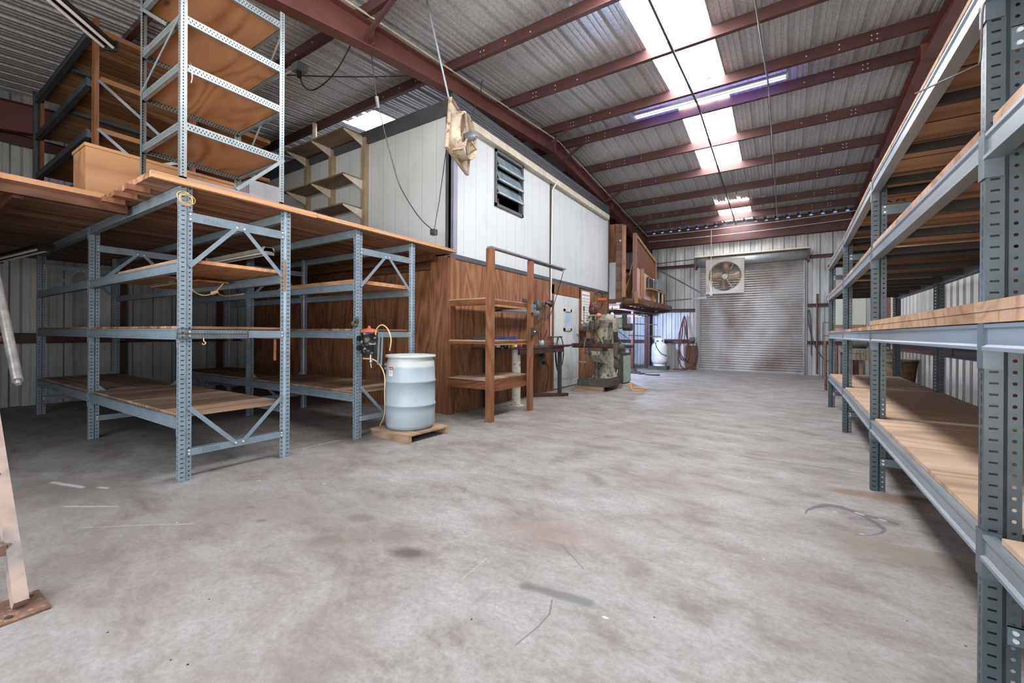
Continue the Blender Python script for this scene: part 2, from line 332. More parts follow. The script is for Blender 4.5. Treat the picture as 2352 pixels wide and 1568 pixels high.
# ------------------------------------------------------------------ mesh building
class MB:
    def __init__(s): s.v = []; s.f = []; s.mi = []; s.sm = []; s.uv = {}
    def add(s, vs, fs, m=0, smooth=False):
        b = len(s.v); s.v += [Vector(p) for p in vs]
        for f in fs: s.f.append([b + i for i in f]); s.mi.append(m); s.sm.append(smooth)
        return s
    def box(s, x0, x1, y0, y1, z0, z1, m=0):
        return s.add([(x0, y0, z0), (x1, y0, z0), (x1, y1, z0), (x0, y1, z0), (x0, y0, z1), (x1, y0, z1), (x1, y1, z1), (x0, y1, z1)],
                     [(0, 3, 2, 1), (4, 5, 6, 7), (0, 1, 5, 4), (1, 2, 6, 5), (2, 3, 7, 6), (3, 0, 4, 7)], m)
    def bar(s, p, q, w, h, up=(0, 0, 1), m=0):
        p, q, up = Vector(p), Vector(q), Vector(up); d = (q - p).normalized()
        a = d.cross(up)
        if a.length < 1e-4: a = d.cross(Vector((1, 0, 0)))
        a.normalize(); b = a.cross(d).normalized(); a *= w / 2; b *= h / 2
        vs = [p - a - b, p + a - b, p + a + b, p - a + b, q - a - b, q + a - b, q + a + b, q - a + b]
        return s.add(vs, [(0, 1, 2, 3), (7, 6, 5, 4), (0, 4, 5, 1), (1, 5, 6, 2), (2, 6, 7, 3), (3, 7, 4, 0)], m)
    def ring(s, c, d, r, n):
        d = Vector(d).normalized(); a = d.cross(Vector((0, 0, 1)))
        if a.length < 1e-3: a = Vector((1, 0, 0))
        a.normalize(); b = d.cross(a)
        return [Vector(c) + (a * math.cos(2 * PI * i / n) + b * math.sin(2 * PI * i / n)) * r for i in range(n)]
    def cyl(s, p, q, r, r2=None, n=20, m=0, cap=True):
        p, q = Vector(p), Vector(q); r2 = r if r2 is None else r2
        vs = s.ring(p, q - p, r, n) + s.ring(q, q - p, r2, n)
        b = len(s.v); s.add(vs, [(i, n + i, n + (i + 1) % n, (i + 1) % n) for i in range(n)], m, True)
        if cap: s.add(vs, [tuple(range(n)), tuple(range(2 * n - 1, n - 1, -1))], m)
        return s
    def tube(s, pts, r, n=8, m=0, closed=False):
        pts = [Vector(p) for p in pts]; k = len(pts); vs = []
        a = None
        for i, p in enumerate(pts):
            d = (pts[(i + 1) % k] - pts[i - 1]) if closed or 0 < i < k - 1 else (pts[1] - pts[0] if i == 0 else pts[-1] - pts[-2])
            d.normalize()
            if a is None:
                a = d.cross(Vector((0, 0, 1)))
                if a.length < 1e-3: a = d.cross(Vector((1, 0, 0)))
            a = (a - d * a.dot(d)).normalized(); b = d.cross(a)
            vs += [p + (a * math.cos(2 * PI * j / n) + b * math.sin(2 * PI * j / n)) * r for j in range(n)]
        fs = []
        for i in range(k if closed else k - 1):
            i2 = (i + 1) % k
            fs += [(i * n + j, i * n + (j + 1) % n, i2 * n + (j + 1) % n, i2 * n + j) for j in range(n)]
        s.add(vs, fs, m, True)
        if not closed: s.add(vs[:n], [tuple(range(n - 1, -1, -1))], m); s.add(vs[-n:], [tuple(range(n))], m)
        return s
    def lathe(s, c, prof, n=32, m=0, axis=(0, 0, 1)):
        ax = Vector(axis).normalized(); vs = []
        for r, z in prof: vs += s.ring(Vector(c) + ax * z, ax, max(r, 1e-5), n)
        k = len(prof)
        fs = [(i * n + j, (i + 1) * n + j, (i + 1) * n + (j + 1) % n, i * n + (j + 1) % n) for i in range(k - 1) for j in range(n)]
        return s.add(vs, fs, m, True)
    def prism(s, poly, o, u, v, d, m=0):
        o, u, v, d = Vector(o), Vector(u), Vector(v), Vector(d); n = len(poly)
        a = [o + u * p[0] + v * p[1] for p in poly]; b = [p + d for p in a]
        flip = u.cross(v).dot(d) > 0
        fs = [tuple(range(n - 1, -1, -1)), tuple(range(n, 2 * n))] + [(i, (i + 1) % n, n + (i + 1) % n, n + i) for i in range(n)]
        if not flip: fs = [tuple(reversed(f)) for f in fs]
        return s.add(a + b, fs, m)
    def sph(s, c, r, m=0, n=14, sc=(1, 1, 1)):
        k = n // 2; vs = []
        for i in range(k + 1):
            t = PI * i / k
            for j in range(n):
                p = 2 * PI * j / n
                vs.append((c[0] + r * sc[0] * math.sin(t) * math.cos(p), c[1] + r * sc[1] * math.sin(t) * math.sin(p), c[2] + r * sc[2] * math.cos(t)))
        fs = [(i * n + j, (i + 1) * n + j, (i + 1) * n + (j + 1) % n, i * n + (j + 1) % n) for i in range(k) for j in range(n)]
        return s.add(vs, fs, m, True)
    def strip(s, path, z0, z1, axis='z', m=0, th=.003):
        """thin folded sheet: path [(x,y)...] swept between z0 and z1, UV = (length along path, height); both skins"""
        base = len(s.v); L = [0]
        for a, b in zip(path, path[1:]): L.append(L[-1] + math.hypot(b[0] - a[0], b[1] - a[1]))
        for i, (x, y) in enumerate(path): s.v += [Vector((x, y, z0)), Vector((x, y, z1))]
        for i in range(len(path) - 1):
            f = [base + 2 * i, base + 2 * i + 2, base + 2 * i + 3, base + 2 * i + 1]
            s.uv[len(s.f)] = [(L[i], z0), (L[i + 1], z0), (L[i + 1], z1), (L[i], z1)]
            s.f.append(f); s.mi.append(m); s.sm.append(False)
        return s
    def xform(s, mat):
        s.v = [mat @ p for p in s.v]; return s
    def build(s, name, mat, parent=None, origin=None):
        if parent is not None: o0 = Vector(parent['_w'])
        elif origin is not None: o0 = Vector(origin)
        else:
            lo = [min(p[i] for p in s.v) for i in range(3)]; hi = [max(p[i] for p in s.v) for i in range(3)]
            o0 = Vector(((lo[0] + hi[0]) / 2, (lo[1] + hi[1]) / 2, lo[2]))
        me = bpy.data.meshes.new(name)
        me.from_pydata([tuple(p - o0) for p in s.v], [], s.f)
        for mm in (mat if isinstance(mat, (list, tuple)) else [mat]): me.materials.append(mm)
        me.polygons.foreach_set('material_index', s.mi); me.polygons.foreach_set('use_smooth', s.sm)
        if s.uv:
            ul = me.uv_layers.new(name='UVMap')
            for fi, uvs in s.uv.items():
                for li, c in zip(me.polygons[fi].loop_indices, uvs): ul.data[li].uv = c
        me.update()
        o = bpy.data.objects.new(name, me); COL.objects.link(o)
        o['_w'] = tuple(o0)
        if parent is not None: o.parent = parent
        else: o.location = o0
        return o

ALL_TAGS = []
def tag(o, label, cat, group=None, kind=None):
    o['label'] = label; o['category'] = cat
    if group: o['group'] = group
    if kind: o['kind'] = kind
    ALL_TAGS.append(label); return o
def thing(name, loc, label, cat, group=None):
    o = bpy.data.objects.new(name, None); COL.objects.link(o); o.location = loc; o['_w'] = tuple(loc)
    o.empty_display_size = .1
    return tag(o, label, cat, group)
def one(name, mb, mat, label, cat, group=None, origin=None):
    return tag(mb.build(name, mat, None, origin), label, cat, group)
def struct(name, mb, mat, label=None, cat=None):
    o = mb.build(name, mat, None, (0, 0, 0)); o['kind'] = 'structure'
    if label: o['label'] = label; o['category'] = cat
    return o
def sub(name, mb, mat, parent, label=None):
    o = mb.build(name, mat, parent)
    if label: o['label'] = label
    return o
def copy_tree(o, loc, label=None, group=None, rz=None):
    r = o.copy(); COL.objects.link(r); r.location = loc
    if rz is not None: r.rotation_euler.z = rz
    if label: r['label'] = label; ALL_TAGS.append(label)
    if group: r['group'] = group
    for ch in list(o.children):
        c = ch.copy(); COL.objects.link(c); c.parent = r
        for g in list(ch.children):
            d = g.copy(); COL.objects.link(d); d.parent = c
    return r
def text(name, body, size, loc, xdir, ydir, mat, parent, ext=.0006, align='LEFT'):
    cu = bpy.data.curves.new(name, 'FONT'); cu.body = body; cu.size = size; cu.extrude = ext; cu.align_x = align
    tmp = bpy.data.objects.new('tmp_text', cu); COL.objects.link(tmp)
    dg = bpy.context.evaluated_depsgraph_get(); dg.update()
    me = bpy.data.meshes.new_from_object(tmp.evaluated_get(dg)); me.name = name
    bpy.data.objects.remove(tmp); bpy.data.curves.remove(cu)
    me.materials.clear(); me.materials.append(mat)
    o = bpy.data.objects.new(name, me); COL.objects.link(o)
    x, y = Vector(xdir).normalized(), Vector(ydir).normalized(); z = x.cross(y)
    m = Matrix((x, y, z)).transposed().to_4x4(); m.translation = Vector(loc) - Vector(parent['_w'])
    o.parent = parent; o.matrix_local = m; o['_w'] = tuple(loc)
    return o
def catenary(p, q, sag, n=14):
    p, q = Vector(p), Vector(q)
    return [p.lerp(q, i / n) - Vector((0, 0, sag * 4 * (i / n) * (1 - i / n))) for i in range(n + 1)]
def smooth(pts, k=5):
    P = [Vector(p) for p in pts]; out = []
    for i in range(len(P) - 1):
        a, b, c, d = P[max(i - 1, 0)], P[i], P[i + 1], P[min(i + 2, len(P) - 1)]
        for j in range(k):
            t = j / k
            out.append(.5 * ((2 * b) + (c - a) * t + (2 * a - 5 * b + 4 * c - d) * t * t + (3 * b - a - 3 * c + d) * t ** 3))
    return out + [P[-1]]

exec_parts = []

# ================================================================== THE SETTING
XL, XR, YN, YF = -10.4, 2.0, -1.0, 15.95
RIDGE = 8.3
def roofz(y): return 5.65 - .09 * abs(y - RIDGE)

# floor
struct('floor', MB().box(XL - .3, XR + .3, -6, YF + .2, -.1, 0), M['concrete'], 'grey stained concrete floor slab of the whole workshop', 'floor')

# corrugated roof with translucent skylight runs
PER = .8800 / 3
SKYL = [(-1.74, 3, 1.0, 7.93), (-1.74, 3, 8.62, 11.62), (-1.74, 3, 13.8, 15.6), (-1.74 - 19 * PER, 3, 5.2, 7.9)]
def rib(x): return [(x, .0), (x + .022, .042), (x + .07, .042), (x + .092, .0), (x + .14, 0), (x + .15, .012), (x + .168, .012), (x + .178, 0), (x + .215, 0), (x + .225, .012), (x + .243, .012), (x + .253, 0), (x + PER, 0)]
roof, panes = MB(), [MB() for _ in SKYL]
i0 = int((XL - .3 + 1.74) / PER) - 1; i1 = int((XR + .3 + 1.74) / PER) + 1
for i in range(i0, i1):
    x = -1.74 + i * PER
    cuts = []
    for k, (sx, cnt, ya, yb) in enumerate(SKYL):
        j = round((x - sx) / PER)
        if 0 <= j < cnt: cuts.append((ya, yb, k))
    cuts.sort(); ys = [YN - .3, RIDGE, YF + .35] + [c[0] for c in cuts] + [c[1] for c in cuts]
    ys = sorted(set(ys))
    for ya, yb in zip(ys, ys[1:]):
        mid = (ya + yb) / 2; tgt = roof
        for (a, b, k) in cuts:
            if a < mid < b: tgt = panes[k]
        pr = rib(x)
        n = len(pr)
        vs = [(px, ya, roofz(ya) + h) for px, h in pr] + [(px, yb, roofz(yb) + h) for px, h in pr]
        tgt.add(vs, [(q, n + q, n + q + 1, q + 1) for q in range(n - 1)])
struct('ceiling', roof, M['roof'], 'galvanised corrugated roof sheets on red purlins', 'ceiling')
LBL = ['long bright skylight strip over the middle bay, before the ridge', 'bright skylight strip just beyond the ridge, over the middle bay', 'short bright skylight far down the roof near the roller shutter', 'small skylight above the white office box']
for k, p in enumerate(panes):
    o = struct('window_%d' % (k + 1), p, M['sky'], LBL[k], 'skylight')

# corrugated walls
def corrug(name, o, u, nrm, length, z0, z1, mat, per=.305, dep=.028, label=None, wide=.5, ztop=None, holes=()):
    """sheets along u from o; ribs pushed away from the room (against nrm)"""
    mb = MB(); o, u, nrm = Vector(o), Vector(u), Vector(nrm); n = int(length / per) + 1
    for i in range(n):
        a = i * per
        pr = [(a, 0), (a + per * wide * .5, 0), (a + per * wide * .53, .006), (a + per * wide * .57, .006), (a + per * wide * .6, 0), (a + per * wide, 0), (a + per * (wide + .09), dep), (a + per * .9, dep), (a + per * .99, 0), (a + per, 0)]
        pr = [(min(p, length), h) for p, h in pr]
        k = len(pr); segs = [(z0, z1)]
        for (ha, hb, za, zb) in holes:
            if ha <= a + per * .5 <= hb: segs = [(z0, za), (zb, z1)]
        for (sa, sb) in segs:
            if sb - sa < .01: continue
            lo = [o + u * p - nrm * h + Vector((0, 0, sa)) for p, h in pr]
            hi = []
            for p, h in pr:
                q = o + u * p - nrm * h
                hi.append(q + Vector((0, 0, min(sb, ztop(q) if ztop else sb))))
            mb.add(lo + hi, [(j, j + 1, k + j + 1, k + j) for j in range(k - 1)])
    return struct(name, mb, mat, label, 'wall' if label else None)
zt = lambda q: roofz(q.y) + .02
corrug('wall_left', (XL, YN, 0), (0, 1, 0), (1, 0, 0), YF - YN, 0, 9, M['wallmetal'], dep=.05, label='dim corrugated metal wall behind the storage racks', ztop=zt)
corrug('wall_far', (XL, YF, 0), (1, 0, 0), (0, -1, 0), XR - XL, 0, 4.95, M['wallmetal'], label='corrugated metal end wall around the roller shutter', per=.31)
corrug('wall_right', (XR, YN, 0), (0, 1, 0), (-1, 0, 0), YF - YN, 0, 9, M['wallmetal_r'], per=.26, dep=.06, label='corrugated metal side wall behind the long right-hand rack', wide=.42, ztop=zt)
# the open front of the building, behind the viewpoint
w = MB(); w.box(XL, -4.9, YN - .06, YN, 0, 4.8); w.box(-4.9, XR, YN - .06, YN, 4.3, 4.8)
struct('wall_near', w, M['wallmetal'], 'metal front wall with its wide doorway standing open', 'wall')

# steel: purlins (one object each), rafters, columns, girts
def purlin(y, x0=XL, x1=XR, flip=1):
    t = roofz(y) - .004; b = t - .2; mb = MB()
    f = .065 * flip
    mb.prism([(0, b), (-f, b), (-f, b + .018), (-f + .005 * flip, b + .018), (-f + .005 * flip, b + .005), (.005 * flip if flip < 0 else 0, b + .005), (0, t - .005), (f, t - .005), (f, t), (-.004, t), (-.004, b + .005)],
             (x0, y, 0), (0, 1, 0), (0, 0, 1), (x1 - x0, 0, 0))
    for c in (-4.3, 1.72, -10.2):
        for s in (-1, 1):
            for dx, dz in ((.62, .06), (.68, .06), (.62, .13), (.68, .13), (1.05, .06), (1.05, .13), (1.45, .1)):
                x = c + s * dx
                if x0 + .1 < x < x1 - .1: mb.cyl((x, y - .004, b + dz), (x, y - .010, b + dz), .010, n=8, m=1)
    return mb
for i, y in enumerate((.35, 1.85, 3.3, 4.83, 6.34, 7.88, 8.68, 10.02, 11.36, 12.68, 13.92, 14.9)):
    o = struct('trim_%d' % (i + 1), purlin(y), [M['red'], M['bolt']]); o['label'] = 'red oxide roof purlin, number %d counted from the open front' % (i + 1); o['category'] = 'purlin'
def rafter(x, w=.16):
    mb = MB(); ys = [YN, .5, 2.3, 3.4, 4.6, RIDGE, 12.0, 13.5, YF - .05]
    top = [(y, roofz(y) - .205) for y in ys]
    dep = [.62, .52, .39, .30, .25, .25, .26, .34, .5]
    for i in range(len(ys) - 1):
        (ya, ta), (yb, tb) = top[i], top[i + 1]; da, db = dep[i], dep[i + 1]
        for (p, q, hh) in (((x, ya, ta - .006), (x, yb, tb - .006), .012), ((x, ya, ta - da), (x, yb, tb - db), .012)):
            mb.bar(p, q, w, hh)
        mb.add([(x - .004, ya, ta - da), (x - .004, yb, tb - db), (x - .004, yb, tb), (x - .004, ya, ta), (x + .004, ya, ta - da), (x + .004, yb, tb - db), (x + .004, yb, tb), (x + .004, ya, ta)],
               [(0, 1, 2, 3), (7, 6, 5, 4)])
    for y in (3.4, 8.3, 12.0):
        i = roofz(y) - .21; mb.box(x - w / 2, x + w / 2, y - .004, y + .004, i - .26, i)
    return mb
for i, (x, lb) in enumerate(((-4.3, 'red rafter running above the edge of the white office box'), (1.72, 'red rafter above the long right-hand rack'), (-10.2, 'red rafter against the dim left wall'))):
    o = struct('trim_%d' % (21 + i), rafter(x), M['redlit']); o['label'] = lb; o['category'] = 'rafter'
def column(x, d=.2, y0=YF - .5, y1=YF - .05, top=4.6):
    mb = MB(); mb.box(x - d / 2, x + d / 2, y0 + .2, y0 + .212, 0, top); mb.box(x - d / 2, x + d / 2, y1 - .012, y1, 0, top); mb.box(x - .005, x + .005, y0 + .2, y1, 0, top)
    mb.prism([(y0 + .2, 3.0), (y0 - .15, top - .1), (y0 + .2, top - .1)], (x - .005, 0, 0), (0, 1, 0), (0, 0, 1), (.01, 0, 0))
    return mb
for i, (x, lb) in enumerate(((-4.2, 'red steel column in the corner beside the timber platform'), (1.72, 'red steel column behind the far end of the right-hand rack'))):
    o = struct('trim_%d' % (31 + i), column(x), M['red']); o['label'] = lb; o['category'] = 'column'
# knee braces from rafter to purlin
kb = 40
for (y, x, s, py) in ((3.3, -4.3, 1, 3.3), (7.88, -4.3, 1, 7.88), (8.68, -4.3, 1, 8.68), (11.36, -4.3, 1, 11.36), (13.92, -4.3, 1, 13.92)):
    zt_ = roofz(py) - .2
    mb = MB().bar((x + .06 * s, py - .03, zt_ - .26), (x + .62 * s, py - .03, zt_ + .03), .045, .045)
    o = struct('trim_%d' % kb, mb, M['red']); kb += 1
    o['label'] = 'red diagonal knee brace from the left rafter to the %s purlin' % {3.3: 'third', 7.88: 'sixth', 8.68: 'seventh', 11.36: 'ninth', 13.92: 'eleventh'}[py]; o['category'] = 'brace'
# girts
def girt(name, p, q, h=.2, d=.07, nrm=(0, -1, 0), label=''):
    mb = MB(); p, q, nrm = Vector(p), Vector(q), Vector(nrm); u = q - p; z = Vector((0, 0, 1))
    mb.prism([(0, 0), (d, 0), (d, .02), (.006, .006), (.006, h), (d, h), (d, h + .006), (0, h + .006)], p, nrm, z, u)
    o = struct(name, mb, M['red']); o['label'] = label; o['category'] = 'girt'; return o
girt('trim_50', (-10.3, YF - .002, 2.02), (-2.62, YF - .002, 2.02), .12, label='red girt left of the shutter at mid height')
girt('trim_51', (-10.3, YF - .002, .92), (-2.62, YF - .002, .92), .1, label='red girt left of the shutter at waist height')
girt('trim_52', (-10.3, YF - .002, 3.6), (-2.62, YF - .002, 3.6), .1, label='red girt left of the shutter at head height')
girt('trim_53', (.62, YF - .002, 3.6), (XR, YF - .002, 3.6), .1, label='red girt right of the shutter at head height')
girt('trim_54', (.62, YF - .002, 2.1), (XR, YF - .002, 2.1), .1, label='red girt right of the shutter at mid height')
girt('trim_55', (.62, YF - .002, .95), (XR, YF - .002, .95), .1, label='red girt right of the shutter at waist height')
mb = MB().box(XL, XR, YF - .16, YF - .15, 4.36, 5.03).box(XL, XR, YF - .16, YF - .03, 4.36, 4.37)
o = struct('trim_56', mb, M['red']); o['label'] = 'dark red eave strut along the top of the end wall'; o['category'] = 'eave strut'
girt('trim_57', (XL + .03, YN, 1.02), (XL + .03, 4.7, 1.02), .16, nrm=(1, 0, 0), label='dark girt on the dim left wall at waist height')
girt('trim_58', (XL + .03, YN, 2.62), (XL + .03, 4.7, 2.62), .16, nrm=(1, 0, 0), label='dark girt on the dim left wall behind the deck')
girt('trim_59', (XL + .03, YN, 4.2), (XL + .03, 4.7, 4.2), .16, nrm=(1, 0, 0), label='red girt on the left wall near the roof')
girt('trim_60', (XR - .045, YN, .93), (XR - .045, YF - .5, .93), .14, nrm=(-1, 0, 0), label='red girt along the right wall at waist height')
girt('trim_61', (XR - .045, YN, 2.9), (XR - .045, YF - .5, 2.9), .14, nrm=(-1, 0, 0), label='red girt along the right wall above the rack shelves')
mb = MB().box(-10.36, -10.3, .2, .3, 0, 4.7).box(-10.36, -10.3, 2.6, 2.7, 0, 4.9).box(-10.36, -10.3, 4.2, 4.3, 0, 5.0)
o = struct('trim_62', mb, M['red']); o['label'] = 'dark steel posts against the left wall'; o['category'] = 'post'
mb = MB()
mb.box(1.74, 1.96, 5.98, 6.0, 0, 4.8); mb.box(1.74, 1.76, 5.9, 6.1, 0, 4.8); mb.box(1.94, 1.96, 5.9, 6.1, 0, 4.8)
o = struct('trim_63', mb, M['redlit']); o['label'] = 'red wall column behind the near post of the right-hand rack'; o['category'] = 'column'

# office box: white panels over plywood
YS, XF, YE = 4.8, -4.22, 11.6
struct('wall_office_side', MB().box(XL + .1, XF - .05, YS, YS + .08, 2.44, 4.5), M['white'], 'upper white panel wall of the office box facing the racks', 'wall')
w = MB(); wy0, wy1, wz0, wz1 = 5.95, 6.88, 3.44, 4.42
w.box(XF - .08, XF, YS, wy0, 2.42, 4.46); w.box(XF - .08, XF, wy1, YE, 2.42, 4.46); w.box(XF - .08, XF, wy0, wy1, 2.42, wz0); w.box(XF - .08, XF, wy0, wy1, wz1, 4.46)
struct('wall_office_front', w, M['white'], 'upper white panel wall of the office box with the louvred window', 'wall')
struct('wall_office_end', MB().box(XL + .1, XF - .02, YE, YE + .08, 2.3, 4.5), M['white'], 'white end panel of the office box beside the platform', 'wall')
struct('ceiling_office', MB().box(XL + .1, XF - .01, YS + .001, YE + .08, 4.5, 4.53), M['trimdark'], 'flat dark roof of the office box', 'roof')
struct('wall_plywood_side', MB().box(XL + .1, XF, YS, YS + .04, 0, 2.4), M['ply'], 'plywood lower wall behind the second rack', 'wall')
w = MB(); dy0, dy1 = 8.2, 9.53
w.box(XF - .04, XF, YS, dy0, 0, 2.38); w.box(XF - .04, XF, dy1, YE, 0, 2.38); w.box(XF - .04, XF, dy0, dy1, 2.1, 2.38)
struct('wall_plywood_front', w, M['ply'], 'plywood lower wall along the aisle with door and calendar', 'wall')
struct('wall_plywood_end', MB().box(XL + .1, XF - .01, YE, YE + .03, 0, 2.3), M['ply'], 'plywood end of the office box', 'wall')
# trims of the office box
tr = [
 (70, MB().box(XF, XF + .012, YS, YE, 2.36, 2.43), 'trimdark', 'dark grey flashing between plywood and white panels on the aisle side'),
 (71, MB().box(XF - .06, XF + .02, YS - .03, YS, 2.45, 4.7).box(XF, XF + .02, YS - .03, YS + .06, 2.45, 4.7), 'trimdark', 'dark corner flashing of the office box'),
 (72, MB().box(XF + .0, XF + .014, YS + .06, YS + .16, 2.45, 4.5), 'trimlav', 'pale grey strip beside the dark office corner'),
 (73, MB().box(XL + .1, XF + .02, YS - .05, YS - .001, 4.5, 4.72), 'trimdark', 'dark fascia along the top of the office side wall'),
 (74, MB().box(XF + .001, XF + .1, YS, YE - .2, 4.44, 4.475).box(XF + .07, XF + .1, YS, YE - .2, 4.475, 4.56).box(XF + .001, XF + .012, YS, YE - .2, 4.475, 4.6), 'cream', 'cream sliding-door track along the top of the office front'),
 (75, MB().box(XF + .001, XF + .06, YS, YE - .1, 4.6, 4.82).box(XF + .06, XF + .07, YS, YE - .1, 4.63, 4.645).box(XF + .06, XF + .07, YS, YE - .1, 4.68, 4.695).box(XF + .06, XF + .07, YS, YE - .1, 4.73, 4.745), 'trimdark', 'dark ribbed fascia above the cream track'),
 (76, MB().box(XF, XF + .02, 8.0, 8.09, 2.2, 4.46), 'trimdark', 'dark vertical strip dividing the white front panels'),
 (77, MB().box(XF, XF + .02, YE - .04, YE + .02, 0, 4.46), 'trimdark', 'dark strip at the far corner of the office front'),
 (78, MB().box(XF, XF + .03, YS - .005, YS + .1, 0, 2.36).box(XF - .1, XF, YS - .03, YS - .001, 0, 2.36), 'stud', 'wooden corner board of the plywood wall'),
 (79, MB().box(XF + .001, XF + .02, dy0 - .1, dy0 - .005, 0, 2.3).box(XF + .001, XF + .02, dy1 + .005, dy1 + .06, 0, 2.38).box(XF + .001, XF + .02, dy0 - .1, dy1 + .06, 2.1, 2.36), 'stud', 'wooden frame around the white office door'),
 (80, MB().box(-10.2, -4.6, YS - .06, YS - .001, 2.2, 2.36), 'joist', 'dark ledger board under the deck at the office wall'),
]
for k, mb, m, lb in tr:
    o = struct('trim_%d' % k, mb, M[m]); o['label'] = lb; o['category'] = 'trim'

# louvred office window
win = MB(); a, b, c, d = wy0, wy1, wz0, wz1
for (y0, y1, z0, z1) in ((a, b, c, c + .05), (a, b, d - .05, d), (a, a + .045, c, d), (b - .045, b, c, d)): win.box(XF - .06, XF + .03, y0, y1, z0, z1)
o = struct('window_5', win, M['trimdark'], 'grey louvre window in the white office front', 'window')
o.name = 'window_5'
g = surf('dusty_louvre_glass', '#5f7078', '#8e9ba1', .15, 0, 4)
for i in range(3):
    zt0 = d - .05 - i * .235
    mb = MB().bar((XF - .03, (a + b) / 2, zt0 - .02), (XF + .06, (a + b) / 2, zt0 - .22), .82, .008, up=(1, 0, .45))
    p = sub('louvre_pane', mb, g, o)
    mb = MB().box(XF + .03, XF + .075, a + .045, b - .045, zt0 - .245, zt0 - .215)
    sub('louvre_rail', mb, M['greymetal'], o)
w = MB().box(-5.9, XF - .09, 5.3, 7.6, 3.36, 3.4)
one('office_shelf_board', w, M['osb'], 'strand board ledge just inside the louvre window', 'board')
t = thing('spray_can', (-4.4, 6.3, 3.4), 'orange-capped white spray can standing inside the louvre window', 'spray can')
sub('can_body', MB().lathe((-4.4, 6.3, 3.4), [(0, 0), (.033, 0), (.035, .01), (.035, .2), (.028, .22), (0, .22)], 20), M['paper'], t)
sub('can_band', MB().lathe((-4.4, 6.3, 3.42), [(.0355, 0), (.0355, .05)], 20), M['yellow'], t)
sub('cap', MB().lathe((-4.4, 6.3, 3.6), [(.03, 0), (.031, .07), (.026, .085), (0, .085)], 20), M['yellow'], t)

# office door
d_ = MB().box(XF - .03, XF + .012, dy0, dy1, .02, 2.09)
o = struct('door_1', d_, M['doorwhite'], 'scuffed white office door with a small square window', 'door')
mb = MB()
for (y0, y1, z0, z1) in ((8.68, 9.08, 1.74, 1.8), (8.68, 9.08, 1.3, 1.36), (8.68, 8.74, 1.3, 1.8), (9.02, 9.08, 1.3, 1.8)): mb.box(XF + .012, XF + .035, y0, y1, z0, z1)
f = sub('window_frame', mb, M['cream'], o)
sub('pane', MB().box(XF + .008, XF + .018, 8.74, 9.02, 1.36, 1.74), surf('hazy_blue_pane', '#9fb4dd', '#c3cfe8', .2, 0, 3), f)
mb = MB().tube(smooth([(XF + .01, 9.43, .98), (XF + .06, 9.43, 1.0), (XF + .07, 9.43, 1.1), (XF + .05, 9.43, 1.2), (XF + .01, 9.43, 1.22)]), .012)
sub('door_handle', mb, M['steel'], o)
sub('kick_plate', MB().box(XF + .012, XF + .018, dy0 + .02, dy1 - .02, .2, .36), M['doorwhite'], o)

# roller shutter with hood, guides, rust
t0 = MB(); n = 12; x0, x1 = -2.44, .5; yb = YF - .06
pr = []; per = .078; z = .03
while z < 3.66:
    for k in range(8):
        a_ = k / 8; pr.append((yb - .018 * math.sin(2 * PI * a_) - .006 * math.sin(4 * PI * a_), z + per * a_))
    z += per
vs = [(x0, y, zz) for y, zz in pr] + [(x1, y, zz) for y, zz in pr]; k = len(pr)
t0.add(vs, [(i, k + i, k + i + 1, i + 1) for i in range(k - 1)], 0, True)
o = struct('door_2', t0, M['shutter'], 'large closed galvanised roller shutter in the end wall', 'roller shutter')
sub('bottom_bar', MB().box(x0, x1, yb - .03, yb + .02, 0, .04), M['greymetal'], o)
for xx in (x0 - .05, x1 + .0): sub('guide_rail', MB().box(xx, xx + .05, yb - .06, yb + .04, 0, 3.62), M['greymetal'], o)
hd = MB().lathe((x0 - .1, yb - .1, 3.72), [(.0, 0), (.16, 0), (.16, x1 - x0 + .2), (0, x1 - x0 + .2)], 28, axis=(1, 0, 0))
sub('hood', hd, surf('galvanised_hood', '#b3baba', '#98a19f', .42, .3, 8), o)
sub('hood_flashing', MB().box(x0 - .16, x1 + .16, yb - .28, yb + .03, 3.88, 3.93), M['cream'], o)
for xx in (x0 - .16, x1 + .1): sub('end_bracket', MB().box(xx, xx + .05, yb - .26, yb + .02, 3.5, 3.9), M['rust'], o)
# brown personnel door on the right wall
mb = MB().box(XR - .05, XR - .01, 12.0, 13.3, 0, 2.3)
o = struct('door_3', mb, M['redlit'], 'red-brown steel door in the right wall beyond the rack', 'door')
mb = MB().box(XR - .07, XR - .01, 11.88, 11.99, 0, 2.4).box(XR - .07, XR - .01, 13.31, 13.42, 0, 2.4).box(XR - .07, XR - .01, 11.88, 13.42, 2.31, 2.42)
sub('door_frame', mb, M['cream'], o)

# ================================================================== RACKS
def post_path(x, y, ux, uy, vx, vy):
    """open profile of a rack post whose outer front corner is (x, y); u runs along the beams away from the web, v into the rack"""
    q = lambda u, v: (x + ux * u + vx * v, y + uy * u + vy * v)
    return [q(.045, 0), q(0, 0), q(0, .045), q(.012, .058), q(.012, .092)]
BEAM = [(-.007, 0), (-.007, .012), (.003, .02), (.003, .07), (-.003, .076), (-.003, .088), (.03, .088), (.03, .068), (.046, .068), (.046, 0)]

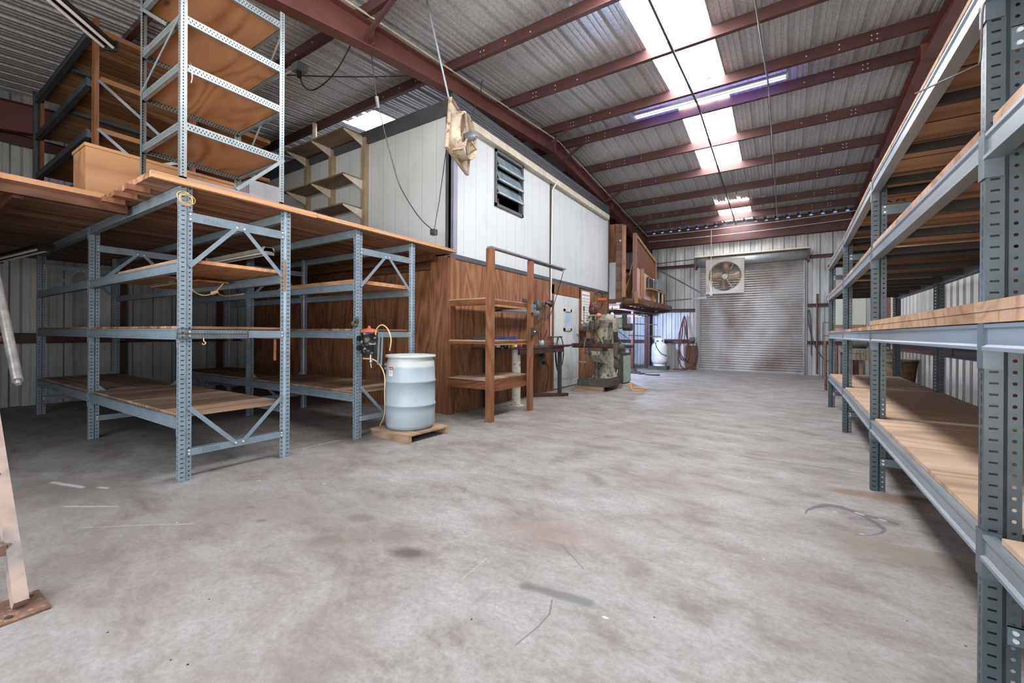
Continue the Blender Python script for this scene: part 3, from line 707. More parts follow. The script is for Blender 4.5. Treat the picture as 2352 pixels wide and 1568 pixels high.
def left_rack(name, label, yf, yb, xs, cat='shelving rack', levels=(.52, 1.245, 1.795), top=2.40, boards=()):
    root = thing(name, ((xs[0] + xs[-1]) / 2, (yf + yb) / 2, 0), label, cat, None)
    for x in xs:
        sub('post', MB().strip(post_path(x, yf, -1, 0, 0, 1), 0, top), M['post'], root)
        sub('post', MB().strip(post_path(x, yb, -1, 0, 0, -1), 0, top), M['post'], root)
        for (z, zh) in ((.2, .062), (1.17, .07), (2.13, .078)):
            mb = MB().box(x - .012, x - .009, yf + .06, yb - .06, z, z + zh).box(x - .035, x - .009, yf + .06, yb - .06, z + zh - .003, z + zh)
            for yy in (yf + .075, yb - .075):
                for dz in (.018, zh - .018): mb.cyl((x - .009, yy, z + dz), (x - .003, yy, z + dz), .008, n=8, m=1)
            s = sub('end_strut', mb, [M['rack'], M['bolt']], root)
            if x == xs[-1]:
                if yf < 2: text('embossed_lettering', 'EDSAL', .05, (x - .0088, yf + .17, z + .012), (0, 1, 0), (0, 0, 1), M['rackgrey'], s, .0004)
        ym = (yf + yb) / 2
        for (ya, za, yc, zc) in ((yf + .07, 1.76, ym - .03, 2.15), (yb - .07, 1.76, ym + .03, 2.15), (yf + .07, .6, ym - .03, .235), (yb - .07, .6, ym + .03, .235)):
            mb = MB().bar((x - .006, ya, za), (x - .006, yc, zc), .035, .003, up=(1, 0, 0))
            mb.cyl((x - .004, yc, zc), (x + .003, yc, zc), .009, n=8, m=1)
            sub('brace', mb, [M['rack'], M['bolt']], root)
    for xa, xb in zip(xs, xs[1:]):
        for z in levels + (top,):
            for (yy, s) in ((yf, 1), (yb, -1)):
                mb = MB().prism([(v * s, h) for v, h in BEAM], (xa + .002, yy, z - .088), (0, 1, 0), (0, 0, 1), (xb - xa - .047, 0, 0))
                for xx in (xa + .002, xb - .047): mb.box(xx - .0, xx + .003, yy - .003 * s if s > 0 else yy - .045, yy + .045 if s > 0 else yy + .003, z - .15, min(z + .01, top))
                sub('beam', mb, M['rack'], root)
    for (xa, xb, z, th, ya, yc, m) in boards:
        mb = MB(); sub('shelf_board', mb.box(xa, xb, ya, yc, z, z + th), M[m], root)
    return root
X3 = [-9.12, -6.57, -4.1]
F, B = 1.40, 2.31
bl = [(-9.1, -6.6, .523, .018, F + .035, B - .03, 'shelf_y'), (-6.56, -5.35, .523, .02, F + .035, B - .03, 'shelf_x'), (-5.34, -4.13, .521, .022, F + .035, B - .02, 'shelf_x'),
      (-9.1, -6.6, 1.248, .02, F + .01, B - .03, 'deck'), (-6.56, -4.15, 1.248, .02, F + .02, B - .03, 'deck'),
      (-5.75, -4.15, 1.798, .03, F + .04, B - .04, 'plyX'), (-6.35, -5.2, 1.765, .018, F + .1, B - .5, 'plyX'), (-6.4, -5.1, 1.75, .015, F + .5, B - .12, 'plyX')]
left_rack('storage_rack', 'blue-grey steel rack at front left under the deck, bare boards on three levels', F, B, X3, boards=bl)
F2, B2 = 3.07, 3.98
bl = [(-9.1, -6.6, .523, .018, F2 + .035, B2 - .03, 'shelf_y'), (-6.56, -5.4, .523, .02, F2 + .035, B2 - .03, 'shelf_x'), (-5.39, -4.13, .523, .024, F2 + .03, B2 - .02, 'shelf_x'),
      (-6.56, -4.15, 1.248, .02, F2 + .01, B2 - .03, 'deck'), (-9.1, -6.6, 1.248, .02, F2 + .01, B2 - .03, 'deck'),
      (-5.8, -4.16, 1.798, .02, F2 + .03, B2 - .04, 'plyX'), (-5.75, -4.16, 1.82, .02, F2 + .03, B2 - .1, 'plyX')]
left_rack('storage_rack', 'blue-grey steel rack behind the drum, against the plywood wall', F2, B2, X3, boards=bl)

# deck over the left racks
dk = thing('timber_deck', (-7, 2.4, 2.42), 'timber deck laid on top of the blue-grey racks in front of the office box', 'deck')
mb = MB().box(XL + .1, -4.09, 1.2, YS - .07, 2.405, 2.45)
sub('deck_planks', mb, M['deck'], dk)
sub('deck_planks', MB().box(XL + .1, -5.17, -.9, 1.195, 2.405, 2.45), M['deck'], dk)
mb = MB().box(-4.088, -4.045, 1.2, 2.55, 2.402, 2.452); sub('edge_board', mb, M['deckedge'], dk)
mb = MB().box(-4.088, -4.05, 2.555, YS - .07, 2.41, 2.45); sub('edge_board', mb, M['deckedge'], dk)
mb = MB().box(-5.168, -5.13, -.9, 1.19, 2.412, 2.456); sub('edge_board', mb, M['deckedge'], dk)
mb = MB().box(-5.24, -5.17, -.9, 1.36, 2.32, 2.404); sub('joist', mb, M['joist'], dk)
for x in (-5.05, -4.75, -4.45):
    sub('joist_end', MB().box(x, x + .05, 1.15, 1.3, 2.36, 2.404), M['stud'], dk)
# long dark bearers below the deck
for (y, lb) in ((4.6, 0), (.7, 0)):
    sub('bearer', MB().box(XL + .15, -4.35 if y > 1.2 else -5.25, y - .03, y + .03, 2.3, 2.404), M['joist'], dk)

# right-hand rack
PX = [(.570, 2.06), (.583, 4.34), (.632, 6.75), (.648, 8.99)]
PX = [(.555, -.3)] + PX
root = thing('storage_rack', (1.05, 4.5, 0), 'long slate-grey steel rack down the right side with thick plywood shelves', 'shelving rack')
DEP = .92
def aty(y):
    for (xa, ya), (xb, yb) in zip(PX, PX[1:]):
        if y <= yb: return xa + (xb - xa) * (y - ya) / (yb - ya)
    return PX[-1][0]
for k, (x, y) in enumerate(PX):
    tp = 2.405 if k > 1 else 3.0
    sub('post', MB().strip(post_path(x, y, 0, 1, 1, 0), 0, tp), M['postgrey'], root)
    sub('post', MB().strip(post_path(x + DEP, y, 0, 1, -1, 0), 0, tp), M['postgrey'], root)
    for (z, zh) in ((.2, .062), (2.17, .078)):
        mb = MB().box(x + .06, x + DEP - .06, y + .009, y + .012, z, z + zh).box(x + .06, x + DEP - .06, y + .009, y + .035, z + zh - .003, z + zh)
        for xx in (x + .078, x + DEP - .078):
            for dz in (.018, zh - .018): mb.cyl((xx, y + .009, z + dz), (xx, y + .003, z + dz), .008, n=8, m=1)
        s = sub('end_strut', mb, [M['rackgrey'], M['bolt']], root)
        if z < 1 and k in (2, 3): text('embossed_lettering', 'EDSAL', .05, (x + .16, y + .0088, z + .012), (1, 0, 0), (0, 0, 1), M['rackdark'], s, .0004)
LV = (.555, 1.262, 1.905, 2.435)
for (xa, ya), (xb, yb) in zip(PX, PX[1:]):
    for li, z in enumerate(LV):
        for s, off in ((1, 0), (-1, DEP)):
            p, q = Vector((xa + off, ya + .047, z - .088)), Vector((xb + off, yb - .001, z - .088))
            mb = MB().prism([(v * s, h) for v, h in BEAM], p, (1, 0, 0), (0, 0, 1), q - p)
            if s > 0:
                e = Vector((xa, ya, 0)); t_ = .004
                cn = MB().prism([(-t_, .05), (-t_, -t_), (.042, -t_), (.042, -.0008), (-.0008, -.0008), (-.0008, .05)], (e.x, e.y, z - .15), (1, 0, 0), (0, 1, 0), (0, 0, .158))
                sub('beam_connector', cn, M['connector'], root)
            sub('beam', mb, [M['beamgal']], root)
        if li in (2, 3):
            nn = 4
            for j in range(nn):
                y = ya + .18 + (yb - ya - .3) * j / (nn - 1); x = aty(y)
                sub('shelf_support', MB().box(x + .045, x + DEP - .045, y - .016, y + .016, z - .07, z - .022), M['barblack'], root)
def shelf(y0, y1, z, th, x_in=.02, x_out=.02, m='shelf_y', lb=None):
    mb = MB(); xa, xb = aty(y0), aty(y1)
    mb.add([(xa + x_in, y0, z), (xa + DEP - x_out, y0, z), (xb + DEP - x_out, y1, z), (xb + x_in, y1, z), (xa + x_in, y0, z + th), (xa + DEP - x_out, y0, z + th), (xb + DEP - x_out, y1, z + th), (xb + x_in, y1, z + th)],
           [(0, 3, 2, 1), (4, 5, 6, 7), (0, 1, 5, 4), (1, 2, 6, 5), (2, 3, 7, 6), (3, 0, 4, 7)])
    return sub('shelf_board', mb, M[m], root)
for (y0, y1) in ((-.25, 1.98), (2.12, 3.3), (3.31, 4.3), (4.42, 5.6), (5.61, 6.7), (6.82, 8.95)):
    shelf(y0, y1, .557, .02, m='shelf_ply')
for (y0, y1) in ((-.25, 1.9), (1.91, 3.1), (3.11, 4.25)): shelf(y0, y1, 1.266, .036, -.012, m='pineboard'); shelf(y0, y1 + .05, 1.303, .034, -.014, m='pineboard')
for (y0, y1) in ((4.3, 5.2), (5.21, 6.7), (6.8, 8.97)): shelf(y0, y1, 1.266, .03, -.01, m='pineboard')
for (y0, y1) in ((-.25, 2.0), (2.12, 4.3)): shelf(y0, y1, 1.908, .03, 0, m='pineboard')
for (y0, y1) in ((4.4, 6.7), (6.8, 9.05)): shelf(y0, y1, 1.908, .028, 0, m='pineboard')
last = None
for (y0, y1) in ((-.25, 2.0), (2.08, 4.32), (4.4, 6.72), (6.8, 9.3)):
    last_ = shelf(y0, y1, 2.438, .022, -.005, m='pineboard'); last = last or last_
last2 = shelf(4.4, 5.7, 2.414, .02, .05, .05, m='pineboard')
text('stencil_lettering', 'ARTINGZ', .15, (aty(5) + .12, 5.0, 2.4136), (1, 0, 0), (0, -1, 0), M['black'], last2, .0003)

# ================================================================== ON THE DECK
Z0 = 2.452
# tall slotted galvanised shelf unit
gx0, gx1, gy0, gy1 = -5.0, -4.1, 1.40, 2.24
u = thing('slotted_angle_shelf', ((gx0 + gx1) / 2, (gy0 + gy1) / 2, Z0), 'tall galvanised slotted-angle shelf unit standing on the deck edge', 'shelf unit')
for x, sx in ((gx1, -1), (gx0, 1)):
    for y, sy in ((gy0, 1), (gy1, -1)):
        sub('upright', MB().strip([(x + sx * .046, y), (x, y), (x, y + sy * .046)], Z0, 4.32), M['galv'], u)
def hrail(p, q, nrm):
    """horizontal slotted rail, 6 cm tall, with top and bottom lips"""
    p, q, nrm = Vector(p), Vector(q), Vector(nrm); d = q - p; L = d.length
    mb = MB(); h = .062
    vs = [p, q, q + Vector((0, 0, h)), p + Vector((0, 0, h))]
    mb.add(vs, [(0, 1, 2, 3)]); mb.uv[0] = [(0, 0), (0, L), (h, L), (h, 0)]
    for z in (0, h):
        k = len(mb.f); e = Vector((0, 0, z))
        mb.add([p + e, q + e, q + e - nrm * .03, p + e - nrm * .03], [(0, 1, 2, 3)]); mb.uv[k] = [(.1, 0), (.1, L), (.13, L), (.13, 0)]
    return mb
for z in (2.93, 3.41, 3.80, 4.22):
    sub('rail', hrail((gx1 - .003, gy0 + .003, z - .062), (gx1 - .003, gy1 - .003, z - .062), (1, 0, 0)), M['galvrail'], u)
    sub('rail', hrail((gx0 + .003, gy0 + .003, z - .062), (gx0 + .003, gy1 - .003, z - .062), (-1, 0, 0)), M['galvrail'], u)
    sub('rail', hrail((gx0 + .003, gy0 + .003, z - .062), (gx1 - .003, gy0 + .003, z - .062), (0, -1, 0)), M['galvrail'], u)
    sub('rail', hrail((gx0 + .003, gy1 - .003, z - .062), (gx1 - .003, gy1 - .003, z - .062), (0, 1, 0)), M['galvrail'], u)
    sub('shelf_board', MB().box(gx0 + .01, gx1 - .01, gy0 + .01, gy1 - .01, z - .018, z + .004), M['plyX'], u)
sub('base_rail', MB().box(gx1 - .03, gx1, gy0, gy1, Z0, Z0 + .03), M['galvrail'], u)
for (p, q) in (((gx1 + .002, gy1, 2.9), (gx1 + .002, gy1 - .42, Z0 + .04)), ((gx0, gy0 - .002, 3.4), (gx1, gy0 - .002, 3.79)), ((gx0, gy0 - .002, 4.2), (gx1 - .3, gy0 - .002, 3.82)), ((gx0, gy1, 2.9), (gx0 + .5, gy1, 3.4)), ((gx0, gy1, 4.2), (gx0 + .5, gy1, 3.8)), ((gx1, gy1, 4.2), (gx1 - .4, gy1, 3.8))):
    sub('diagonal_brace', MB().bar(p, q, .03, .003, up=(1, 0, 0) if abs(p[0] - q[0]) < .1 else (0, 1, 0)), M['galvrail'], u)
sub('hook', MB().tube(smooth([(gx1 + .01, gy0 + .06, 3.42), (gx1 + .03, gy0 + .06, 3.40), (gx1 + .03, gy0 + .07, 3.3), (gx1 + .012, gy0 + .07, 3.26)]), .006), M['chrome'], u)

# timber-posted rack on the deck
ux0, ux1, uy0, uy1 = -9.15, -6.55, 1.42, 2.35
u = thing('timber_rack', ((ux0 + ux1) / 2, (uy0 + uy1) / 2, Z0), 'dark-beamed rack with wooden posts standing on the deck near the left wall', 'rack')
for (x, y, zt_) in ((ux1, uy0, 4.74), (ux1, uy1, 4.5), (ux0, uy1, 4.74), (ux0, uy0, 4.74)):
    sub('wooden_post', MB().box(x - .05, x + .05, y, y + .04, Z0, zt_), M['stud'], u)
sub('steel_post', MB().strip(post_path(ux0, uy0 - .06, -1, 0, 0, 1), Z0, 4.7), M['rackdark'], u)
for z in (2.98, 3.5, 4.08, 4.62):
    for y in (uy0 - .04, uy1 + .05):
        sub('beam', MB().prism([(v, h) for v, h in BEAM], (ux0, y, z - .09), (0, 1, 0), (0, 0, 1), (ux1 - ux0 - .05, 0, 0)), M['rackdark'], u)
    if z > 3:
        for x in (-7.7,): sub('shelf_support', MB().box(x, x + .07, uy0 + .05, uy1, z - .08, z - .03), M['rackdark'], u)
        sub('shelf_board', MB().box(ux0 + .05, ux1 + .03, uy0 + .045, uy1 + 1.0, z - .025, z + .03), M['plank'], u)
for (p, q) in (((ux1 + .052, uy0 + .03, 3.0), (ux1 + .052, uy1 + .6, 3.75)), ((ux1 + .052, uy0 + .03, 3.5), (ux1 + .052, uy1, 2.8)), ((ux1 + .055, uy0 + .03, 4.05), (ux1 + .055, uy1, 3.4))):
    sub('flat_brace', MB().bar(p, q, .035, .004, up=(1, 0, 0)), M['beamgal'], u)

b = thing('plywood_box', (-5.8, 1.7, Z0), 'long pale plywood box on the deck beside the galvanised shelf', 'box')
mb = MB().box(-6.02, -5.6, 1.165, 2.6, Z0, 2.99); sub('box_body', mb, M['box'], b)
mb = MB().box(-6.03, -5.585, 1.155, 2.61, 2.99, 3.02); sub('box_lid', mb, M['box'], b)
one('silver_box', MB().box(-5.56, -5.28, 2.48, 2.88, Z0, 3.02), M['boxsilver'], 'scuffed silver-grey box on the deck behind the galvanised shelf', 'box')

# shelves on the white side wall
w = thing('bracket_shelves', (-7.0, YS - .12, 3.3), 'tan bracket shelves on the white office side wall above the deck', 'wall shelves')
for x in (-6.12, -7.05, -7.85):
    sub('standard', MB().box(x - .06, x + .04, YS - .09, YS - .05 + .048, 2.6, 4.6).box(x - .035, x - .03, YS - .092, YS - .089, 2.7, 4.5), M['tan'], w)
for z, xa, xb in ((4.62, -8.0, -6.15), (3.86, -8.0, -6.15), (3.36, -7.0, -6.15)):
    sub('shelf_board', MB().box(xa, xb, YS - .46, YS - .09, z, z + .025), M['dusty'], w)
    for x in (-6.15, -7.05, -7.85):
        if xa - .1 < x: sub('bracket', MB().prism([(0, 0), (0, -.16), (-.1, -.12), (-.37, -.02), (-.37, 0)], (x - .006, YS - .09, z), (0, 1, 0), (0, 0, 1), (.012, 0, 0)), M['cream'], w)

# ================================================================== AISLE, LEFT SIDE
# pallet and drum
p = thing('wooden_pallet', (-3.8, 3.63, 0), 'small weathered pallet under the pale blue drum', 'pallet')
ang = R(-3)
def px(mb):
    return mb.xform(Matrix.Translation((-3.775, 3.605, 0)) @ Matrix.Rotation(R(-1.5), 4, 'Z'))
for y in (-.295, .295): sub('runner', px(MB().box(-.325, .325, y - .02, y + .02, 0, .075)), M['pallet'], p)
for k in range(6):
    x = -.33 + k * .11
    sub('deck_board', px(MB().box(x, x + .108, -.32, .32, .075, .093)), M['pallet'], p)
dc = (-3.80, 3.63, .0935)
d = thing('plastic_drum', dc, 'pale blue plastic drum with a red-topped label standing on the small pallet', 'drum')
r = .288
prof = [(0, 0), (r - .035, 0), (r - .012, .012), (r, .05), (r + .004, .2), (r + .004, .268), (r + .013, .276), (r + .013, .292), (r + .004, .30), (r + .006, .43), (r + .004, .545), (r + .013, .553), (r + .013, .57), (r + .004, .578), (r, .70), (r - .006, .78), (r - .02, .815), (r - .022, .832), (r + .006, .838), (r + .012, .852), (r + .008, .868), (r - .014, .87), (r - .02, .845), (r - .06, .842), (0, .845)]
sub('drum_body', MB().lathe(dc, prof, 64), M['drum'], d)
sub('bung', MB().cyl((dc[0] - .13, dc[1] - .12, dc[2] + .84), (dc[0] - .13, dc[1] - .12, dc[2] + .862), .03, n=20), M['propane'], d)
def onarc(a0, a1, z0, z1, rr, m):
    mb = MB(); n = 6; vs = []
    for i in range(n + 1):
        a = a0 + (a1 - a0) * i / n
        for z in (z0, z1): vs.append((dc[0] + rr * math.cos(a), dc[1] + rr * math.sin(a), dc[2] + z))
    return mb.add(vs, [(2 * i, 2 * i + 2, 2 * i + 3, 2 * i + 1) for i in range(n)], m, True)
A0 = math.atan2(-3.63, 3.80); aL = A0 - .98
lb = sub('label', onarc(aL, aL + .23, .63, .70, r + .0085, 0), M['paper'], d)
sub('label_header', onarc(aL, aL + .23, .70, .735, r + .0085, 0), M['redc'], lb)
am = aL + .115
tx = Vector((-math.sin(am), math.cos(am), 0))
text('label_lettering', 'ACME', .026, (dc[0] + (r + .0115) * math.cos(am), dc[1] + (r + .0115) * math.sin(am), dc[2] + .7085), tx, (0, 0, 1), M['paper'], lb, .0002, 'CENTER')
mb = MB()
for k, (z, w0, w1) in enumerate(((.689, .06, .16), (.675, .02, .2), (.66, .04, .19), (.645, .07, .15))):
    for (a, b_) in ((w0, w0 + (w1 - w0) * .4), (w0 + (w1 - w0) * .5, w1)): mb.v and None; q = onarc(aL + a, aL + b_, z, z + .005, r + .0092, 0); bl_ = len(mb.v); mb.v += q.v; mb.f += [[i + bl_ for i in f] for f in q.f]; mb.mi += q.mi; mb.sm += q.sm
sub('label_print', mb, M['print'], lb)

# drip canister, sprayer bits and hoses on the second rack's end post
cx, cy = -3.93, 3.12
t = thing('oil_canister', (cx, cy, .98), 'oily black canister with an orange lid hung on the rack post above the drum', 'canister')
sub('canister_body', MB().lathe((cx, cy, .98), [(0, 0), (.075, 0), (.088, .012), (.09, .1), (.094, .102), (.094, .112), (.09, .114), (.092, .225), (.098, .23), (.098, .245), (0, .25)], 32), M['blackgloss'], t)
sub('lid', MB().lathe((cx, cy, 1.228), [(.098, 0), (.1, .01), (.07, .035), (.02, .045), (.012, .07), (0, .075)], 24), M['orange'], t)
sub('clamp_bracket', MB().box(cx - .155, cx - .07, cy - .03, cy + .03, 1.03, 1.07).box(cx - .155, cx - .07, cy - .03, cy + .03, 1.14, 1.18).cyl((cx - .13, cy - .05, 1.05), (cx - .13, cy + .05, 1.05), .03).cyl((cx - .13, cy - .05, 1.16), (cx - .13, cy + .05, 1.16), .03), M['black'], t)
sub('valve', MB().cyl((cx + .03, cy, .985), (cx + .03, cy, .9), .012).cyl((cx - .1, cy, .93), (cx + .03, cy, .93), .01, m=1).sph((cx + .03, cy, .9), .02).tube([(cx + .03, cy, .88), (cx + .04, cy, .83)], .006), [M['chrome'], M['clearhose']], t)
sub('drain_hose', MB().tube(smooth([(cx + .05, cy, .93), (cx + .13, cy + .03, .88), (cx + .2, cy + .05, .75), (cx + .215, cy + .04, .55), (cx + .12, cy + .12, .3), (cx - .05, cy + .2, .13)]), .007), M['clearhose'], t)
one('clear_tube', MB().tube(smooth([(cx + .108, cy, 1.2), (cx + .13, cy, 1.27), (cx + .21, cy, 1.31), (cx + .3, cy, 1.27), (cx + .36, cy, 1.16), (cx + .34, cy, 1.03)]), .0075), M['clearhose'], 'yellowed tube arching from the oil canister towards the drum', 'hose')
one('hanging_tongs', MB().bar((cx + .175, cy, 1.22), (cx + .15, cy, .87), .012, .02, up=(0, 1, 0)).bar((cx + .2, cy + .02, 1.22), (cx + .18, cy + .02, .86), .012, .016, up=(0, 1, 0)), M['rack'], 'thin steel tongs hanging beside the oil canister', 'tongs')
mb = MB()
for k in range(9): mb.sph((-4.06 + random.uniform(-.035, .045), 3.04 + random.uniform(-.02, .01), 1.33 + random.uniform(-.03, .06)), random.uniform(.016, .03), n=8)
one('wire_bundle', mb, M['machdark'], 'tangled dark wire bundle tied to the rack post above the canister', 'wire')
# wall outlet on plywood behind the drum
o = thing('wall_outlet', (-5.55, YS - .03, .66), 'double wall socket on the plywood behind the drum', 'socket')
sub('back_box', MB().box(-5.62, -5.44, YS - .05, YS, .6, .74), M['greymetal'], o)
sub('socket_face', MB().cyl((-5.56, YS - .051, .635), (-5.56, YS - .058, .635), .022).cyl((-5.56, YS - .051, .70), (-5.56, YS - .058, .70), .022), M['paper'], o)

# wire tray on the front rack strut, coil of cable on its post
mb = MB(); xx = -4.075
for i in range(24):
    y = 1.385 + i * .0225
    mb.tube([(xx, y, 1.165), (xx, y, 1.245)], .0028, 5)
for z in (1.165, 1.205, 1.245):
    for x in (xx, xx - .018 if z < 1.2 else xx): mb.tube([(x, 1.38, z), (x, 1.91, z)], .0034, 5)
for y in (1.38, 1.91): mb.tube([(xx, y, 1.245), (xx + .0, y, 1.165), (xx - .02, y, 1.165), (xx - .02, y, 1.245)], .0022, 5)
one('wire_tray', mb, M['steel'], 'narrow wire tray hooked on the front rack end bar', 'wire tray')
one('hanging_hook', MB().tube(smooth([(xx + .003, 1.56, 1.17), (xx + .008, 1.56, 1.145), (xx + .008, 1.575, 1.13), (xx + .008, 1.56, 1.115), (xx + .008, 1.548, 1.125)]), .004), M['clearhose'], 'small pale hook under the wire tray', 'hook')
mb = MB()
for k in range(4):
    mb.tube([(-4.085 + .012 * k, 1.425 + .008 * (k % 3) + (.05 - .004 * (k % 2)) * math.cos(a * PI / 12), 2.315 - .011 * k + .042 * math.sin(a * PI / 12)) for a in range(24)], .0032, 6, closed=True)
one('hanging_coil', mb, M['clearhose'], 'small cream cable coil hung on the front corner post of the rack', 'coil')

one('wood_sliver', MB().box(-4.099, -4.09, 2.235, 2.25, 1.62, 1.93), M['studlight'], 'thin upright wood sliver stuck to the far post of the front rack end', 'wood')
one('wood_strip', MB().box(-4.14, -4.128, 2.17, 2.19, .95, 1.165), M['stud'], 'short wood strip behind the middle end bar of the front rack', 'wood')
# staircase at the left edge
s = thing('steel_stair', (-3.1, .1, 0), 'steel stair with peeling pink paint at the left edge, leading up to the deck', 'stair')
SL = (2.45 / 2.42)
bx, by = -2.80, .385
def sp(x): return (bx - x) * 1.0
mb = MB().bar((bx + .0, by, .02), (bx - 2.26, by, 2.28), .045, .085, up=(1, 0, 1)); sub('stringer', mb, M['stair'], s)
mb = MB().bar((bx, by - .8, .02), (bx - 2.26, by - .8, 2.28), .045, .085, up=(1, 0, 1)); sub('stringer', mb, M['stair'], s)
for yy in (by, by - .8): sub('foot_plate', MB().box(bx - .13, bx + .1, yy - .075, yy + .075, 0, .01).cyl((bx + .06, yy - .04, .01), (bx + .06, yy - .04, .014), .012, n=10, m=1).cyl((bx - .08, yy + .04, .01), (bx - .08, yy + .04, .014), .012, n=10, m=1), [M['rust'], M['steel']], s)
for i in range(8):
    z = .27 * (i + 1) - .02; x = bx - z - .0
    mb = MB()
    for k in range(7):
        for q in (0, 1):
            y0_ = by - .78 + k * .11
            mb.bar((x - .13, y0_ + (0 if q else .11), z), (x + .1, y0_ + (.11 if q else 0), z), .008, .006)
    mb.box(x + .09, x + .1, by - .78, by - .02, z - .045, z).box(x - .14, x - .13, by - .78, by - .02, z - .045, z)
    sub('tread', mb, M['rust'], s)
sub('handrail', MB().tube([(-3.74, .5, .93), (-5.02, .5, 2.07), (-5.09, .5, 2.2), (-5.1, .5, 3.3)], .024, 16).cyl((-3.745, .5, .934), (-3.72, .5, .912), .013, n=10), M['pipe'], s)
for zz in (1.2, 2.2):
    x = -3.74 - (zz - .93) * 1.15; sub('handrail_bracket', MB().bar((x, .5, zz), (bx - zz - .02 + .0, by, zz - .12), .02, .02), M['rust'], s)

# wooden shelf unit in front of the plywood wall
wx0, wx1, wy0_, wy1_ = XF + .09, -3.40, 4.72, 5.80
u = thing('wooden_shelf', ((wx0 + wx1) / 2, (wy0_ + wy1_) / 2, 0), 'brown home-made wooden shelf unit standing against the plywood wall', 'shelf unit')
sub('post', MB().box(wx1 - .06, wx1 + .03, wy0_ - .03, wy0_ + .06, 0, 2.40), M['stud'], u)
sub('post', MB().box(wx1 - .04, wx1 + .03, wy1_ - .03, wy1_ + .06, 0, 2.38), M['stud'], u)
for (z, h) in ((1.72, .1), (1.13, .055), (.585, .14)):
    sub('front_rail', MB().box(wx1 - .1, wx1 - .062, wy0_ + .06, wy1_ - .03, z - h, z - .02), M['rail'], u)
    sub('side_rail', MB().box(wx0, wx1 - .06, wy0_ - .02, wy0_ + .02, z - h, z - .02), M['rail'], u)
    sub('side_rail', MB().box(wx0, wx1 - .06, wy1_ - .01, wy1_ + .03, z - h, z - .02), M['rail'], u)
    sub('shelf_board', MB().box(wx0, wx1 - .065, wy0_ - .025, wy1_ + .03, z - .018, z), M['shelf_y'], u)
sub('lip', MB().box(wx1 - .06, wx1 - .035, wy0_ + .06, wy1_ - .03, .40, .47), M['rail'], u)
sub('lip', MB().box(wx1 - .062, wx1 - .045, wy0_ + .06, wy1_ - .03, 1.055, 1.073), M['studlight'], u)
sub('lip', MB().box(wx1 - .062, wx1 - .045, wy0_ + .06, wy1_ - .03, 1.61, 1.64), M['studlight'], u)
one('strip_fixture', MB().box(wx1 - .05, wx1 + .03, wy0_ - .02, 7.05, 2.402, 2.425).box(wx1 - .02, wx1 - .012, wy1_ + .1, 7.0, 2.38, 2.402).box(wx1 - .05, wx1 - .04, wy1_, 7.05, 2.38, 2.402), M['greymetal'], 'long thin metal channel resting along the top of the wooden shelf posts', 'channel')
one('drill_box', MB().box(-3.66, -3.54, 5.28, 5.62, 1.131, 1.175), M['blue'], 'small blue box on the middle wooden shelf', 'box')
one('steel_bar', MB().box(-3.78, -3.66, 4.78, 5.15, 1.131, 1.165).cyl((-3.72, 4.85, 1.165), (-3.72, 5.1, 1.165), .015), M['steel'], 'dark steel bar tool lying on the middle wooden shelf', 'tool')

# lamp on the plywood below the top wooden shelf
l = thing('task_light', (-4.05, 6.4, 1.6), 'black-ended strip lamp on the plywood above the workbench', 'lamp')
sub('lamp_housing', MB().prism([(-.07, 0), (-.06, .05), (-.02, .075), (.03, .075), (.07, .03), (.07, 0)], (-4.06, 5.87, 1.6), (1, 0, 0), (0, 0, 1), (0, 1.33, 0)), M['greymetal'], l)
sub('end_cap', MB().prism([(-.075, 0), (-.065, .055), (-.02, .082), (.03, .082), (.075, .035), (.075, 0)], (-4.06, 5.855, 1.598), (1, 0, 0), (0, 0, 1), (0, .015, 0)), M['black'], l)
sub('tube', MB().cyl((-4.05, 5.89, 1.595), (-4.05, 7.17, 1.595), .014), M['tube'], l)
sub('hanger', MB().bar((-4.2, 5.88, 1.5), (-4.07, 5.9, 1.64), .015, .004), M['rope'], l)

# workbench
b = thing('workbench', (-3.95, 6.7, 0), 'steel-legged workbench against the plywood wall beyond the wooden shelf', 'workbench')
sub('worktop', MB().box(XF + .01, -3.68, 5.35, 7.9, .965, .985), M['steel'], b)
sub('apron', MB().box(-3.72, -3.685, 5.95, 7.62, .87, .964), M['table'], b)
sub('leg', MB().box(-4.2, -4.135, 5.62, 5.69, 0, .965), M['black'], b)
sub('leg', MB().box(-4.13, -4.06, 7.0, 7.07, 0.06, .965), M['black'], b)
sub('leg', MB().box(-3.76, -3.7, 7.5, 7.57, .06, .965), M['steel'], b)
sub('foot_channel', MB().bar((-4.15, 7.0, .03), (-3.6, 7.62, .03), .1, .06), M['table'], b)
one('steel_edge_bar', MB().box(-3.75, -3.66, 7.1, 8.05, .9855, 1.01), M['table'], 'long dark bar overhanging the far end of the workbench', 'bar')
pp = thing('white_pipe', (-3.82, 6.06, 0), 'chipped white pipe column standing under the workbench edge', 'pipe')
sub('pipe_column', MB().cyl((-3.82, 6.06, .012), (-3.82, 6.06, .96), .075, n=28), surf('chipped_cream_paint', '#d8d2c6', '#c2b9a9', .5, 0, 5, c3='#7c6654', spots=.15, spot_scale=18), pp)
sub('base_flange', MB().box(-3.93, -3.71, 5.95, 6.17, 0, .014), M['cream'], pp)
can = [('black', 'paper'), ('paper', 'greenc'), ('steel', 'steel'), ('paper', 'yellow'), ('teal', 'paper'), ('redc', 'redc'), ('pallet', 'orange'), ('steel', 'black')]
CL = ['black-topped small bottle', 'white can with a green label', 'plain dark can', 'white can with a yellow band', 'dark teal can', 'red can', 'tan and orange can', 'wide dark tin']
CP = ['first in the row', 'beside the black bottle', 'between the green and yellow labels', 'between two dark cans', 'next to the red can', 'mid row', 'beside the red can', 'last in the row by the post']
